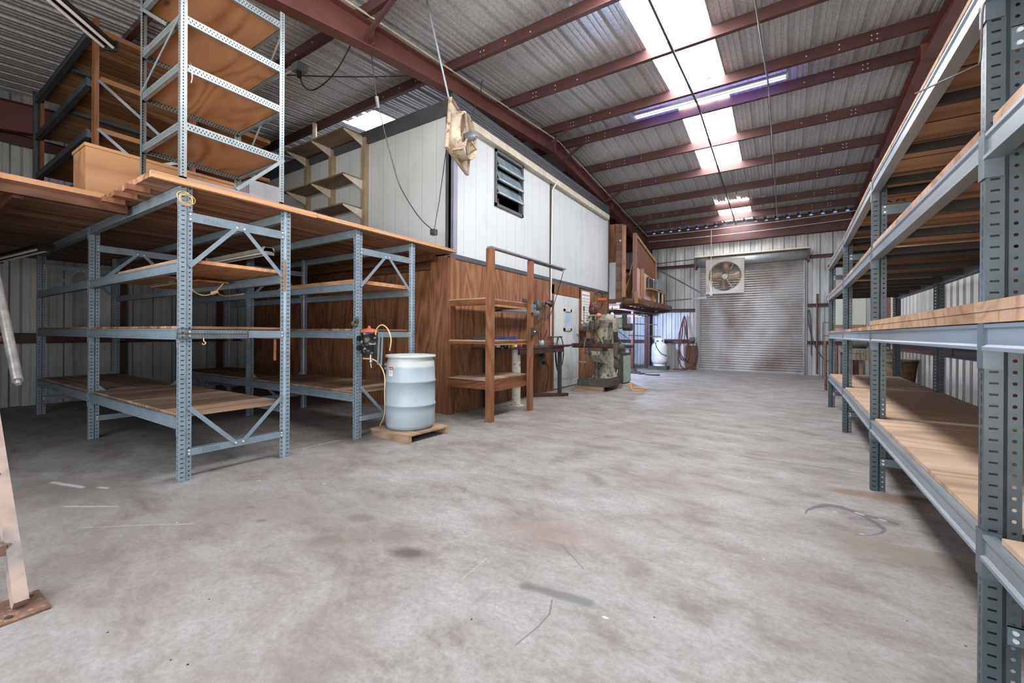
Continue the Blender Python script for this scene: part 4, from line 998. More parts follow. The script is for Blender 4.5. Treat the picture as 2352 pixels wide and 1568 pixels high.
for k in range(8):
    y = (5.5, 5.6, 5.7, 5.9, 5.99, 6.08, 6.17, 6.28)[k]; r_ = .032 if k not in (2, 7) else .042; x = -3.8
    t = thing('small_can', (x, y, .985), CL[k] + ' on the workbench, ' + CP[k], 'can', 'cans along the workbench')
    sub('can_body', MB().lathe((x, y, .9852), [(0, 0), (r_, 0), (r_, .095), (r_ * .8, .105), (0, .105)], 18), M[can[k][0]], t)
    sub('can_label', MB().lathe((x, y, 1.0), [(r_ + .0008, 0), (r_ + .0008, .05)], 18), M[can[k][1]], t)
t = thing('tool_cup', (-3.85, 7.0, .985), 'pale tapered cup holding dark brushes on the workbench', 'cup')
sub('cup_body', MB().lathe((-3.85, 7.0, .9852), [(0, 0), (.06, 0), (.045, .12), (.04, .12), (.052, .01), (0, .01)], 20), M['green'], t)
for k, (dx, dy) in enumerate(((.05, .12), (-.02, .02), (-.05, -.06), (.03, -.1))):
    one('brush', MB().bar((-3.85 + dx * .1, 7.0 + dy * .1, 1.0), (-3.85 + dx, 7.0 + dy, 1.3 - .02 * k), .012, .012), M['steel'] if k else M['table'], ['long brown brush leaning right in the pale cup', 'upright dark rod in the middle of the pale cup', 'short rod leaning back in the pale cup', 'dark rod leaning left in the pale cup'][k], 'tool')
one('red_pliers', MB().bar((-3.8, 7.2, .993), (-3.8, 7.33, .993), .02, .014).bar((-3.78, 7.34, .993), (-3.8, 7.46, .993), .02, .014), M['redc'], 'red-handled tool lying on the workbench by the cup', 'tool')
# tools on the plywood
X = XF + .02
one('tool_rail', MB().box(XF + .001, XF + .02, 6.9, 7.55, 1.78, 1.9), M['machdark'], 'dark tool rail on the plywood above the workbench', 'rail')
for k in range(8):
    y = 7.02 + k * .105; L = .48 - .035 * k
    mb = MB().bar((X + .02, y, 1.84), (X + .02, y + .02, 1.84 - L), .022, .008, up=(1, 0, 0))
    mb.cyl((X + .015, y, 1.85), (X + .027, y, 1.85), .026, n=12); mb.cyl((X + .015, y + .02, 1.84 - L), (X + .027, y + .02, 1.84 - L), .03, n=12)
    q = one('wrench', mb, M['chrome'], ['longest', 'second longest', 'third longest', 'fourth longest', 'fifth longest', 'third shortest', 'second shortest', 'shortest'][k] + ' spanner in the row hanging on the plywood', 'spanner', 'spanners hanging on the plywood')
f = thing('funnel', (XF + .1, 7.35, 1.7), 'grey metal funnel hung above the spanners', 'funnel')
sub('funnel_cone', MB().lathe((XF + .12, 7.28, 1.9), [(.02, 0), (.02, -.04), (.07, -.2), (.072, -.2), (.024, -.035), (.024, 0)], 20, axis=(0, -.35, 1)), M['greymetal'], f)
f = thing('clamp_lamp', (XF + .1, 7.9, 1.86), 'small lamp with a white face at the end of the tool rail', 'lamp')
sub('lamp_shade', MB().lathe((XF + .05, 7.75, 1.88), [(.02, 0), (.03, .04), (.075, .14), (.078, .14)], 24, axis=(.5, .8, -.15)), M['steel'], f)
sub('lamp_face', MB().lathe((XF + .05, 7.75, 1.88), [(0, .135), (.072, .135)], 24, axis=(.5, .8, -.15)), M['tube'], f)
for (z, lb) in ((1.62, 'grey switch box on the shelf post, upper of two'), (1.25, 'dark switch box on the shelf post, lower of two')):
    t = thing('switch_box', (wx1 + .05, wy1_ + .02, z), lb, 'switch box')
    sub('box_body', MB().box(wx1 + .031, wx1 + .07, wy1_ - .03, wy1_ + .07, z - .06, z + .07), M['greymetal'] if z > 1.5 else M['steel'], t)
    sub('toggle', MB().box(wx1 + .07, wx1 + .085, wy1_ + .01, wy1_ + .03, z, z + .02), M['black'] if z > 1.5 else M['paper'], t)
one('lamp_flex', MB().tube(smooth([(XF + .06, 6.95, 1.85), (-3.9, 6.7, 1.75), (-3.95, 6.6, 1.5), (-4.05, 7.15, 1.25), (-4.1, 7.6, 1.5), (-4.15, 8.0, 1.72), (-3.42, 7.05, 2.39)]), .006), M['black'], 'thin black flex looping past the spanners up to the metal channel', 'cable')
o = thing('bench_outlet', (XF + .05, 7.6, .66), 'wall socket with a black plug under the workbench', 'socket')
sub('back_box', MB().box(XF + .001, XF + .06, 7.55, 7.68, .55, .68), M['greymetal'], o)
sub('plug', MB().box(XF + .06, XF + .1, 7.6, 7.67, .6, .66), M['black'], o)
sub('plug_cord', MB().tube(smooth([(XF + .09, 7.65, .62), (XF + .12, 7.75, .55), (XF + .1, 7.78, .3), (XF + .08, 7.7, .02)]), .007), M['black'], o)
one('knob_switch', MB().cyl((XF + .001, 7.58, .78), (XF + .07, 7.58, .78), .03).cyl((XF + .07, 7.58, .78), (XF + .12, 7.58, .78), .045), M['steel'], 'round dark knob fitting above the bench socket', 'fitting')
# hook and cable loops beside the door
h = thing('hose_hook', (XF + .1, 8.1, 1.16), 'steel hook bar beside the white door', 'hook')
sub('hook_bar', MB().tube([(XF + .01, 7.95, 1.16), (XF + .1, 8.05, 1.16), (XF + .12, 8.4, 1.16)], .012), M['steel'], h)
mb = MB().tube(smooth([(XF + .11, 8.2, 1.17), (XF + .14, 8.1, 1.0), (XF + .13, 8.05, .75), (XF + .12, 8.2, .42), (XF + .13, 8.4, .6), (XF + .14, 8.42, .95), (XF + .12, 8.28, 1.175), (XF + .1, 8.14, .9), (XF + .1, 8.2, .5)]), .011)
one('black_hose', mb, M['black'], 'black hose looped over the hook in front of the white door', 'hose')
one('conduit', MB().tube([(XF + .03, 8.03, 1.18), (XF + .03, 8.03, 2.2), (XF + .05, 8.03, 4.3), (XF + .12, 8.12, 4.5)], .016), M['rope'], 'white conduit running up the white panels beside the door', 'conduit')
# calendar, bench fitting, hose reel ring past the door
c = thing('wall_chart', (XF + .02, 9.97, 1.9), 'white wall chart with ruled columns on the plywood beside the door', 'chart')
sub('sheet', MB().box(XF + .001, XF + .012, 9.72, 10.22, 1.48, 2.3), M['paper'], c)
mb = MB().box(XF + .012, XF + .014, 9.74, 10.2, 2.2, 2.215)
for k in range(9):
    for j in range(3): mb.box(XF + .012, XF + .014, 9.76 + j * .155, 9.87 + j * .155, 1.55 + k * .07, 1.56 + k * .07)
for j in range(1, 3): mb.box(XF + .012, XF + .0135, 9.73 + j * .155, 9.735 + j * .155, 1.5, 2.2)
sub('ruling', mb, M['print'], c)
r_ = thing('pulley_ring', (XF + .08, 10.7, 2.12), 'dark ring wheel with an orange hub high on the plywood above the mill', 'wheel')
sub('ring', MB().tube([(XF + .06 + .05 * math.cos(a * PI / 12), 10.7 + .2 * math.cos(a * PI / 12), 2.14 + .24 * math.sin(a * PI / 12)) for a in range(24)], .016, closed=True), M['steel'], r_)
sub('hub', MB().cyl((XF + .05, 10.7, 2.14), (XF + .25, 10.78, 2.14), .05), M['orange'], r_)
v = thing('wall_grinder', (XF + .12, 9.72, 1.42), 'small bench tool on a dark bracket beside the wall chart', 'tool')
sub('bracket', MB().box(XF + .001, XF + .2, 9.55, 9.9, 1.30, 1.36).box(XF + .001, XF + .1, 9.62, 9.78, 1.1, 1.3), M['table'], v)
sub('head', MB().cyl((XF + .1, 9.62, 1.44), (XF + .24, 9.62, 1.44), .07).bar((XF + .12, 9.65, 1.42), (XF + .14, 9.85, 1.36), .04, .04), M['greymetal'], v)

# ================================================================== MACHINES
mx = -3.38
m = thing('milling_machine', (mx, 9.0, 0), 'old greasy cream milling machine with a red motor, on wooden blocks beside the door', 'milling machine')
base = [(-.42, -.55), (.36, -.55), (.46, -.42), (.46, .38), (.36, .5), (-.36, .5), (-.46, .38), (-.46, -.42)]
mb = MB().prism(base, (mx, 9.0, .10), (1, 0, 0), (0, 1, 0), (0, 0, .13)).prism([(x * .9, y * .9) for x, y in base], (mx, 9.0, .23), (1, 0, 0), (0, 1, 0), (0, 0, .03))
sub('base_casting', mb, M['machdark'], m)
mb = MB()
cx0 = mx + .1
lv = [(.26, .26, .34, .26), (.36, .2, .28, .24), (.7, .17, .24, .22), (1.1, .155, .22, .2), (1.36, .15, .2, .2), (1.46, .2, .26, .2)]
for (za, wa, da, _), (zb, wb, db, _) in zip(lv, lv[1:]):
    mb.add([(cx0 - wa, 9.2 - da, za), (cx0 + wa, 9.2 - da, za), (cx0 + wa, 9.2 + da, za), (cx0 - wa, 9.2 + da, za), (cx0 - wb, 9.2 - db, zb), (cx0 + wb, 9.2 - db, zb), (cx0 + wb, 9.2 + db, zb), (cx0 - wb, 9.2 + db, zb)],
           [(0, 1, 5, 4), (1, 2, 6, 5), (2, 3, 7, 6), (3, 0, 4, 7), (4, 5, 6, 7)])
sub('column', mb, M['mach'], m)
mb = MB().prism([(8.98, .55), (8.6, .62), (8.36, .78), (8.34, .86), (8.98, .86)], (cx0 - .17, 0, 0), (0, 1, 0), (0, 0, 1), (.34, 0, 0))
sub('knee', mb, M['mach'], m)
sub('knee_screw', MB().cyl((cx0 - .02, 8.62, .26), (cx0 - .02, 8.62, .62), .075, .055, n=20), M['machdark'], m)
sub('saddle', MB().box(cx0 - .2, cx0 + .2, 8.42, 8.9, .86, .93), M['machdark'], m)
mb = MB().box(mx - .62, mx + .6, 8.5, 8.76, .95, 1.02).box(mx - .6, mx + .58, 8.53, 8.73, .925, .95)
for k in range(3): mb.box(mx - .615, mx + .595, 8.55 + k * .065, 8.565 + k * .065, 1.0205, 1.0215, 1)
sub('table', mb, [M['table'], M['black']], m)
def crank(c, ax, L=.09):
    c, ax = Vector(c), Vector(ax); e = c + ax * .1
    s = ax.cross(Vector((0, 0, 1))); s = s.normalized() if s.length > .1 else Vector((1, 0, 0))
    return MB().cyl(c, e, .014, n=10).cyl(c - ax * .03, c + ax * .02, .045, n=16).bar(e - s * L, e + s * L, .018, .014).cyl(e + s * L, e + s * L + ax * .07, .014, n=10).sph(tuple(e - s * L), .018, n=8)
sub('table_crank', crank((mx - .66, 8.63, .97), (-1, 0, 0)), M['chrome'], m)
sub('table_feed', MB().box(mx + .6, mx + .72, 8.5, 8.76, .78, 1.05).cyl((mx + .72, 8.63, .95), (mx + .86, 8.63, .95), .07).cyl((mx + .62, 8.6, .6), (mx + .74, 8.6, .6), .12).sph((mx + .72, 8.55, .74), .07), M['machdark'], m)
sub('saddle_crank', crank((cx0 - .1, 8.36, .82), (0, -1, 0)), M['steel'], m)
sub('knee_crank', crank((cx0 - .3, 8.45, .62), (-.7, -.7, 0), .1), M['chrome'], m)
v = sub('vise', MB().box(mx - .28, mx + .0, 8.54, 8.72, 1.022, 1.06).box(mx - .22, mx - .18, 8.54, 8.72, 1.06, 1.13).box(mx - .1, mx - .03, 8.54, 8.72, 1.06, 1.14), M['steel'], m)
sub('vise_handle', MB().bar((mx - .2, 8.5, 1.15), (mx - .25, 8.47, .86), .016, .016), M['chrome'], m)
sub('table_clutter', MB().box(mx + .1, mx + .2, 8.55, 8.7, 1.022, 1.07).box(mx + .28, mx + .48, 8.58, 8.7, 1.022, 1.11).sph((mx + .05, 8.6, 1.09), .03), M['machdark'], m)
sub('turret', MB().cyl((cx0, 9.15, 1.46), (cx0, 9.15, 1.53), .2, n=28).box(cx0 - .13, cx0 + .13, 8.85, 9.5, 1.53, 1.66), M['mach'], m)
sub('ram_motor_cover', MB().cyl((cx0 + .12, 9.0, 1.56), (cx0 + .36, 9.0, 1.56), .12, .1, n=24).sph((cx0 + .3, 9.1, 1.53), .12).box(cx0 + .33, cx0 + .43, 8.9, 9.1, 1.28, 1.58), M['mach'], m)
sub('head', MB().box(mx - .2, mx + .06, 8.54, 8.9, 1.5, 1.65).prism([(-.17, .02), (-.2, .08), (-.17, .13), (.06, .13), (.09, .08), (.06, .02)], (mx, 8.52, 1.505), (1, 0, 0), (0, 0, 1), (0, .02, 0)), M['mach'], m)
sub('head_plate', MB().box(mx - .02, mx + .065, 8.512, 8.52, 1.53, 1.62), M['black'], m)
sub('quill_housing', MB().cyl((mx - .06, 8.65, 1.24), (mx - .06, 8.65, 1.53), .085, .1, n=24).cyl((mx - .06, 8.65, 1.12), (mx - .06, 8.65, 1.24), .045, n=20).cyl((mx + .08, 8.6, 1.42), (mx + .08, 8.45, 1.42), .1, n=20).sph((mx - .18, 8.6, 1.36), .05).sph((mx - .14, 8.52, 1.3), .04), M['machdark'], m)
sub('quill_lever', MB().bar((mx - .2, 8.6, 1.42), (mx - .36, 8.5, 1.55), .016, .016).sph((mx - .36, 8.5, 1.55), .025), M['steel'], m)
sub('spindle_brake', MB().cyl((mx - .3, 8.6, 1.5), (mx - .3, 8.6, 1.82), .01, n=8).cyl((mx - .3, 8.6, 1.74), (mx - .3, 8.6, 1.84), .02, n=10), M['steel'], m)
mo = sub('motor', MB().lathe((mx - .06, 8.70, 1.65), [(0, 0), (.105, 0), (.105, .05), (.128, .06), (.128, .17), (.108, .185), (.108, .25), (.085, .275), (0, .275)], 28), M['redmotor'], m)
sub('motor_band', MB().lathe((mx - .06, 8.70, 1.7), [(.13, 0), (.13, .02), (.11, .03)], 28).lathe((mx - .06, 8.70, 1.825), [(.13, 0), (.112, .022)], 28), M['black'], mo)
sub('drawbar', MB().cyl((mx - .06, 8.7, 1.925), (mx - .06, 8.7, 1.99), .022, n=14).box(mx - .12, mx - .06, 8.62, 8.7, 1.9, 1.935), M['steel'], m)
sub('work_lamp', MB().sph((mx + .11, 8.66, 1.63), .075, sc=(1.2, 1, .7)), M['peach'], m)
sub('cable', MB().tube(smooth([(mx + .05, 8.5, 1.95), (mx + .08, 8.46, 1.6), (mx + .1, 8.46, 1.3), (mx + .14, 8.8, 1.05), (cx0 + .16, 8.95, .7), (cx0 + .15, 8.95, .35)]), .008), M['black'], m)
m.location.x = -3.47
for c_ in m.children:
    c_.scale = (.78, .84, 1)
for (a, lb) in ((8.52, 'rough timber block under the near edge of the mill'), (9.32, 'rough timber block under the far edge of the mill')):
    one('timber_block', MB().box(-3.84, -3.2 if a < 9 else -3.08, a - .01, a + .09, 0, .099), M['pallet'], lb, 'block')
one('power_lead', MB().tube(smooth([(-2.83, 9.27, .1), (-2.75, 9.1, .02), (-2.6, 9.2, .012), (-2.55, 9.5, .012), (-2.7, 9.55, .012), (-2.8, 9.42, .012)]), .01).box(-2.85, -2.79, 9.22, 9.3, .08, .14), M['yellow'], 'lead with a yellow plug on the floor beside the mill', 'cable')
# stand cabinet with drilling machine
cb = thing('machine_cabinet', (-3.35, 10.5, 0), 'grimy steel machine stand with a pale green side, beyond the mill', 'cabinet')
sub('cabinet_body', MB().box(-3.66, -3.32, 10.2, 10.75, 0, .72).box(-3.68, -3.3, 10.18, 10.77, .72, .77), M['machdark'], cb)
sub('cabinet_side', MB().box(-3.319, -3.29, 10.22, 10.73, .03, .7), M['green'], cb)
sub('cabinet_tray', MB().box(-3.6, -3.4, 10.3, 10.65, .77, .86), M['rust'], cb)
sub('coolant_hose', MB().tube(smooth([(-3.5, 10.15, .75), (-3.42, 10.1, .4), (-3.5, 10.08, .15), (-3.7, 10.05, .12)]), .012), M['rope'], cb)
dp = thing('pillar_drill', (-3.7, 11.3, 0), 'dark pillar drill with a green head under the bright lamp', 'pillar drill')
sub('pillar', MB().cyl((-3.75, 11.3, .02), (-3.75, 11.3, 1.75), .045, n=18), M['steel'], dp)
sub('foot', MB().box(-3.95, -3.5, 11.05, 11.55, 0, .06), M['machdark'], dp)
sub('drill_head', MB().box(-3.85, -3.45, 11.1, 11.45, 1.38, 1.68).box(-3.45, -3.35, 11.15, 11.3, 1.4, 1.75), M['machdark'], dp)
sub('head_cover', MB().box(-3.52, -3.42, 11.02, 11.1, 1.4, 1.66).cyl((-3.56, 10.98, 1.4), (-3.56, 11.1, 1.4), .05), M['green'], dp)
sub('drill_motor', MB().cyl((-3.45, 11.3, 1.42), (-3.22, 11.3, 1.42), .1, n=22), M['machdark'], dp)
sub('spindle', MB().cyl((-3.6, 11.15, 1.05), (-3.6, 11.15, 1.38), .045, n=16).cyl((-3.6, 11.15, .95), (-3.6, 11.15, 1.05), .02), M['steel'], dp)
sub('drill_table', MB().cyl((-3.6, 11.15, .88), (-3.6, 11.15, .94), .2, n=24).box(-3.75, -3.6, 11.1, 11.25, .8, .88).cyl((-3.4, 11.15, .91), (-3.15, 11.15, .91), .045), M['machdark'], dp)
sub('feed_lever', MB().bar((-3.5, 11.05, 1.3), (-3.2, 11.0, 1.1), .015, .015).bar((-3.6, 11.05, 1.25), (-3.4, 11.0, 1.0), .015, .015).bar((-3.55, 11.0, 1.55), (-3.65, 11.0, 1.2), .012, .012), M['chrome'], dp)
for (z, lb, l_) in ((1.78, 'upper steel rod clamped across the pillar drill', .5), (1.52, 'middle steel rod beside the pillar drill', .75), (1.2, 'lower steel rod beside the pillar drill', .85)):
    one('steel_rod', MB().bar((-3.6, 11.5, z), (-3.6 + l_, 11.6, z - .03), .025, .025), M['steel'], lb, 'rod')
t = thing('work_table', (-4.8, 13.9, 0), 'plain metal table under the timber platform', 'table')
sub('table_top', MB().box(-5.2, -4.4, 13.2, 14.6, .72, .77), M['greymetal'], t)
for (x, y) in ((-5.15, 13.25), (-4.5, 13.25), (-5.15, 14.5), (-4.5, 14.5)): sub('leg', MB().box(x, x + .05, y, y + .05, 0, .719), M['greymetal'], t)

for o_ in (dp,): o_.location.x -= .22
# thin brown post with a weighted foot
ps = thing('brown_post', (-4.02, 13.3, 0), 'thin brown steel post with a heavy foot holding up the platform', 'post')
sub('post_tube', MB().cyl((-4.02, 13.3, .14), (-4.02, 13.3, 1.955), .055, n=18), M['red'], ps)
sub('post_foot', MB().cyl((-4.02, 13.3, 0), (-4.02, 13.3, .14), .15, .12, n=18).box(-4.2, -3.82, 13.1, 13.5, 0, .05), M['machdark'], ps)
one('chain', MB().tube(smooth([(-3.76, 13.1, .03), (-3.7, 13.0, .02), (-3.62, 13.15, .02), (-3.5, 12.95, .02), (-3.3, 12.85, .02), (-3.1, 12.95, .02)]), .025), M['machdark'], 'dark chain lying on the floor at the foot of the brown post', 'chain')

# timber platform
pf = thing('timber_platform', (-4.2, 13.9, 2.1), 'timber platform high in the far left corner above the lit machine bay', 'platform')
PX0, PX1, PY0, PY1 = -6.5, -3.36, 11.86, 15.75
sub('front_beam', MB().box(PX0, PX1, PY0, PY0 + .05, 2.1, 2.25), M['beamwood'], pf)
sub('edge_beam', MB().box(PX1 - .05, PX1, PY0 + .05, PY1, 2.1, 2.24), M['beamwood'], pf)
sub('deck_boards', MB().box(PX0, PX1 - .05, PY0 + .05, PY1, 2.2, 2.24), M['deck'], pf)
for k in range(9):
    y = PY0 + .25 + k * .42; sub('joist', MB().box(PX0, PX1 - .051, y, y + .045, 2.08, 2.199), M['beamwood'], pf)
sub('steel_bearer', MB().box(-3.98, -3.9, PY0 + .02, PY1 - .3, 1.96, 2.075).box(-4.06, -3.82, PY0 + .02, PY1 - .3, 1.955, 1.965), M['red'], pf)
sub('corner_block', MB().box(-3.53, -3.44, PY0 - .04, PY0, 2.1, 2.42).box(-3.40, -3.36, PY0 - .02, PY0, 2.2, 2.3), M['studlight'], pf)
t = thing('timber_post', (-3.92, 11.78, 2.1), 'thick old timber post standing at the platform front', 'post')
sub('post_timber', MB().box(-4.03, -3.83, 11.7, 11.855, 2.12, 4.35), M['beamwood'], t)
sub('bolt_head', MB().cyl((-3.9, 11.7, 3.88), (-3.9, 11.68, 3.88), .035), M['chrome'], t)
sub('light_stud', MB().box(-3.84, -3.74, 11.66, 11.70, 2.28, 4.3), M['studlight'], t)
one('plywood_sheet', MB().box(-4.4, -4.04, 11.87, 11.9, 3.32, 4.42), M['ply'], 'plywood panel beside the thick timber post, high on the platform', 'panel')
one('ribbed_sheet', MB().box(-4.4, -4.04, 11.87, 11.9, 2.2505, 3.31).box(-4.4, -4.04, 11.86, 11.87, 2.72, 2.75), M['white'], 'white ribbed panel below the plywood at the timber post', 'panel')
pt = thing('partition', (-3.6, 13.2, 2.24), 'sloped platform partition of brown strand board over pink foam', 'partition')
sub('red_post', MB().box(-3.64, -3.54, 11.98, 12.08, 2.242, 4.12), M['pinkpost'], pt)
sub('sloped_rail', MB().bar((-3.58, 12.05, 4.07), (-3.58, 14.3, 3.62), .06, .08), M['studlight'], pt)
sub('end_post', MB().box(-3.62, -3.55, 14.25, 14.33, 2.242, 3.62), M['studlight'], pt)
sub('strand_board', MB().prism([(12.08, 2.9), (14.25, 2.9), (14.25, 3.6), (12.08, 4.03)], (-3.6, 0, 0), (0, 1, 0), (0, 0, 1), (.015, 0, 0)), M['osb'], pt)
sub('foam_board', MB().prism([(12.08, 2.26), (14.25, 2.26), (14.25, 2.95), (12.5, 3.12), (12.08, 3.15)], (-3.575, 0, 0), (0, 1, 0), (0, 0, 1), (.03, 0, 0)), M['pink'], pt)
sub('middle_stud', MB().box(-3.53, -3.47, 12.42, 12.56, 2.26, 3.15), M['studlight'], pt)
one('leaning_board', MB().prism([(-3.98, 2.243), (-3.95, 2.243), (-3.66, 3.34), (-3.69, 3.35)], (0, 12.14, 0), (1, 0, 0), (0, 0, 1), (0, .5, 0)), M['box'], 'orange-brown board leaning behind the red platform post', 'board')
one('leaning_sheet', MB().prism([(-4.06, 2.243), (-4.03, 2.243), (-3.76, 2.93), (-3.79, 2.94)], (0, 11.92, 0), (1, 0, 0), (0, 0, 1), (0, .2, 0)), M['joist'], 'dark panel leaning in front of the orange-brown board', 'panel')
cm = thing('condenser_unit', (-3.42, 13.8, 2.9), 'grey motor unit on a small stand at the platform edge', 'machine')
sub('unit_body', MB().box(-3.5, -3.36, 13.75, 14.5, 2.66, 2.98), M['greymetal'], cm)
for k, y in enumerate((13.15, 13.38, 13.6)): sub('coil', MB().cyl((-3.5, y, 2.64), (-3.5, y, 2.9), .08, n=16).sph((-3.5, y, 2.92), .08), M['steel'] if k < 2 else M['chrome'], cm)
sub('shelf_plate', MB().box(-3.54, -3.37, 13.0, 14.55, 2.60, 2.64), M['studlight'], cm)
for y in (14.0, 14.5): sub('leg', MB().box(-3.42, -3.38, y - .03, y + .03, 2.242, 2.6), M['fixture'], cm)
sub('back_leg', MB().box(-3.54, -3.47, 13.6, 13.7, 2.242, 2.6), M['studlight'], cm)
one('strand_block', MB().box(-3.6, -3.4, 14.6, 14.9, 2.242, 2.6), M['osb'], 'strand board block at the far end of the platform edge', 'block')

# lit lamp bulb in the bay and small bay lights
l = thing('lamp', (-4.45, 12.6, 1.88), 'bright bare lamp shining in the bay under the platform', 'lamp')
sub('bulb', MB().sph((-4.45, 12.6, 1.86), .035), M['bulb'], l)
sub('lamp_holder', MB().cyl((-4.45, 12.6, 1.885), (-4.45, 12.6, 2.08), .016), M['black'], l)
for (x, y, lb) in ((-4.4, 13.6, 'black-shaded strip lamp hanging under the platform, near the bulb'), (-4.6, 14.6, 'black-shaded strip lamp hanging under the platform, beyond the brown post')):
    f = thing('hanging_lamp', (x, y, 1.95), lb, 'lamp')
    sub('lamp_hood', MB().prism([(-.1, 0), (-.04, .07), (.04, .07), (.1, 0), (.03, .05), (-.03, .05)], (x - .5, y, 1.85), (0, 1, 0), (0, 0, 1), (1.0, 0, .0)), M['fixblack'], f)
    sub('tube', MB().cyl((x - .48, y, 1.86), (x + .48, y, 1.86), .016), M['baytube'], f)

# propane tank, red hose, board
tk = thing('gas_tank', (-3.7, 15.3, 0), 'white upright gas tank on concrete blocks in the far corner', 'gas tank')
tc = (-3.68, 15.3, .13)
sub('tank_body', MB().lathe(tc, [(0, .02), (.14, .03), (.22, .08), (.262, .16), (.27, .22), (.27, .62), (.262, .69), (.22, .77), (.14, .815), (0, .83)], 40), M['propane'], tk)
sub('foot_ring', MB().lathe(tc, [(.2, 0), (.2, .09), (.19, .09), (.19, 0)], 32), M['propane'], tk)
mb = MB(); n = 20
for (a0, a1) in ((PI * 1.05, PI * 1.95), (.05 * PI, .95 * PI)):
    vs = []
    for i in range(n + 1):
        a = a0 + (a1 - a0) * i / n
        for z in (.77, .97): vs.append((tc[0] + .17 * math.cos(a), tc[1] + .17 * math.sin(a), tc[2] + z))
    mb.add(vs, [(2 * i, 2 * i + 2, 2 * i + 3, 2 * i + 1) for i in range(n)], 0, True)
c_ = sub('collar', mb, M['propane'], tk)
sub('collar_opening', MB().sph((tc[0] - .02, tc[1] - .17, tc[2] + .87), .045, sc=(1, .15, .6)).sph((tc[0] + .12, tc[1] - .12, tc[2] + .88), .035, sc=(.9, .4, .8)), M['black'], c_)
sub('valve', MB().cyl((tc[0], tc[1], tc[2] + .82), (tc[0], tc[1], tc[2] + .92), .03), M['steel'], tk)
sub('gas_hose', MB().tube(smooth([(tc[0] - .08, tc[1] - .22, tc[2] + .82), (tc[0] - .03, tc[1] - .28, tc[2] + .66), (tc[0] + .12, tc[1] - .27, tc[2] + .45), (tc[0] + .27, tc[1] - .1, tc[2] + .36)]), .013), M['black'], tk)
one('concrete_block', MB().box(-4.02, -3.38, 15.05, 15.55, 0, .125), M['machdark'], 'dark concrete block under the white gas tank', 'block')
one('red_hose', MB().tube(smooth([(-2.95, 15.8, 1.9), (-2.98, 15.75, 1.7), (-3.1, 15.7, 1.2), (-3.08, 15.7, .5), (-2.9, 15.7, .35), (-2.82, 15.72, 1.0), (-2.9, 15.75, 1.75), (-2.96, 15.74, 1.82), (-3.05, 15.68, 1.4), (-3.1, 15.68, .75), (-2.88, 15.68, .3), (-2.75, 15.7, .6), (-2.92, 15.72, 1.5), (-2.98, 15.73, 1.78), (-3.0, 15.68, 1.2), (-3.12, 15.66, .55), (-3.0, 15.6, .12), (-2.8, 15.5, .03), (-3.05, 15.45, .02), (-3.25, 15.55, .02), (-2.7, 15.6, .1), (-2.5, 15.7, .5), (-2.56, 15.8, .95)]), .02), M['hose'], 'dull red hose hanging in long loops on the end wall left of the shutter', 'hose')
one('rusty_sheet', MB().box(-2.92, -2.56, YF - .12, YF - .09, 0, .85), M['rust'], 'dark rusty sheet leaning on the end wall beside the shutter', 'panel')
one('hose_tap', MB().tube([(-4.1, YF - .1, 1.05), (-2.6, YF - .1, 1.05)], .014).box(-2.78, -2.62, YF - .16, YF - .08, 1.0, 1.14), M['steel'], 'thin pipe with a tap along the end wall left of the shutter', 'pipe')

# things on the end wall right of the shutter
one('wall_pipe', MB().tube([(.86, YF - .1, .05), (.86, YF - .1, 2.5)], .028), M['rust'], 'upright rusty pipe on the end wall right of the shutter', 'pipe')
one('grey_cable', MB().tube(smooth([(.72, YF - .1, .6), (.7, YF - .1, 1.5), (.66, YF - .1, 2.0), (.62, YF - .1, 1.9), (.64, YF - .1, 1.6), (.78, YF - .12, 1.0), (1.0, YF - .15, .55), (1.25, YF - .2, .4)]), .014), M['steel'], 'grey cable looped on the end wall right of the shutter', 'cable')
fr = MB()
for z in (1.22, 1.6): fr.bar((.95, 15.0, z), (1.6, 15.0, z), .02, .02)
for x in (.95, 1.6): fr.bar((x, 15.0, 0), (x, 15.0, 1.6), .02, .02)
one('steel_stand', fr, M['steel'], 'thin dark steel frame standing near the end wall right of the shutter', 'frame')

# ================================================================== BEHIND THE RIGHT RACK
w = thing('cluttered_bench', (1.45, 11.6, 0), 'weathered wooden bench with machines on it beyond the long right-hand rack', 'workbench')
sub('bench_top', MB().box(1.07, 1.85, 11.2, 12.2, .86, .91), M['benchwood'], w)
for (x, y) in ((1.09, 11.24), (1.76, 11.24), (1.09, 12.1), (1.78, 12.1)): sub('leg', MB().box(x, x + .08, y, y + .08, 0, .86), M['benchwood'], w)
sub('front_rail', MB().box(1.07, 1.85, 11.2, 11.24, .72, .85), M['benchwood'], w)
for k in range(4): sub('slat', MB().box(1.16 + k * .16, 1.22 + k * .16, 11.26, 11.3, .05, .72), M['benchwood'], w)
g = thing('bench_grinder', (1.3, 11.4, .91), 'dirty twin-ended grinder motor on the weathered bench', 'grinder')
sub('motor', MB().cyl((1.18, 11.4, 1.04), (1.46, 11.4, 1.04), .085, n=22), M['machdark'], g)
for x in (1.1, 1.5): sub('wheel', MB().cyl((x, 11.4, 1.04), (x + .04, 11.4, 1.04), .1, n=22), M['greymetal'], g)
sub('foot', MB().box(1.22, 1.42, 11.32, 11.48, .911, .96), M['greymetal'], g)
one('metal_scrap', MB().box(1.55, 1.75, 11.4, 11.6, .911, 1.0).cyl((1.58, 11.35, .96), (1.8, 11.35, .96), .04).box(1.6, 1.66, 11.3, 11.42, .911, 1.08), M['greymetal'], 'loose grey metal parts on the weathered bench beside the grinder', 'part')
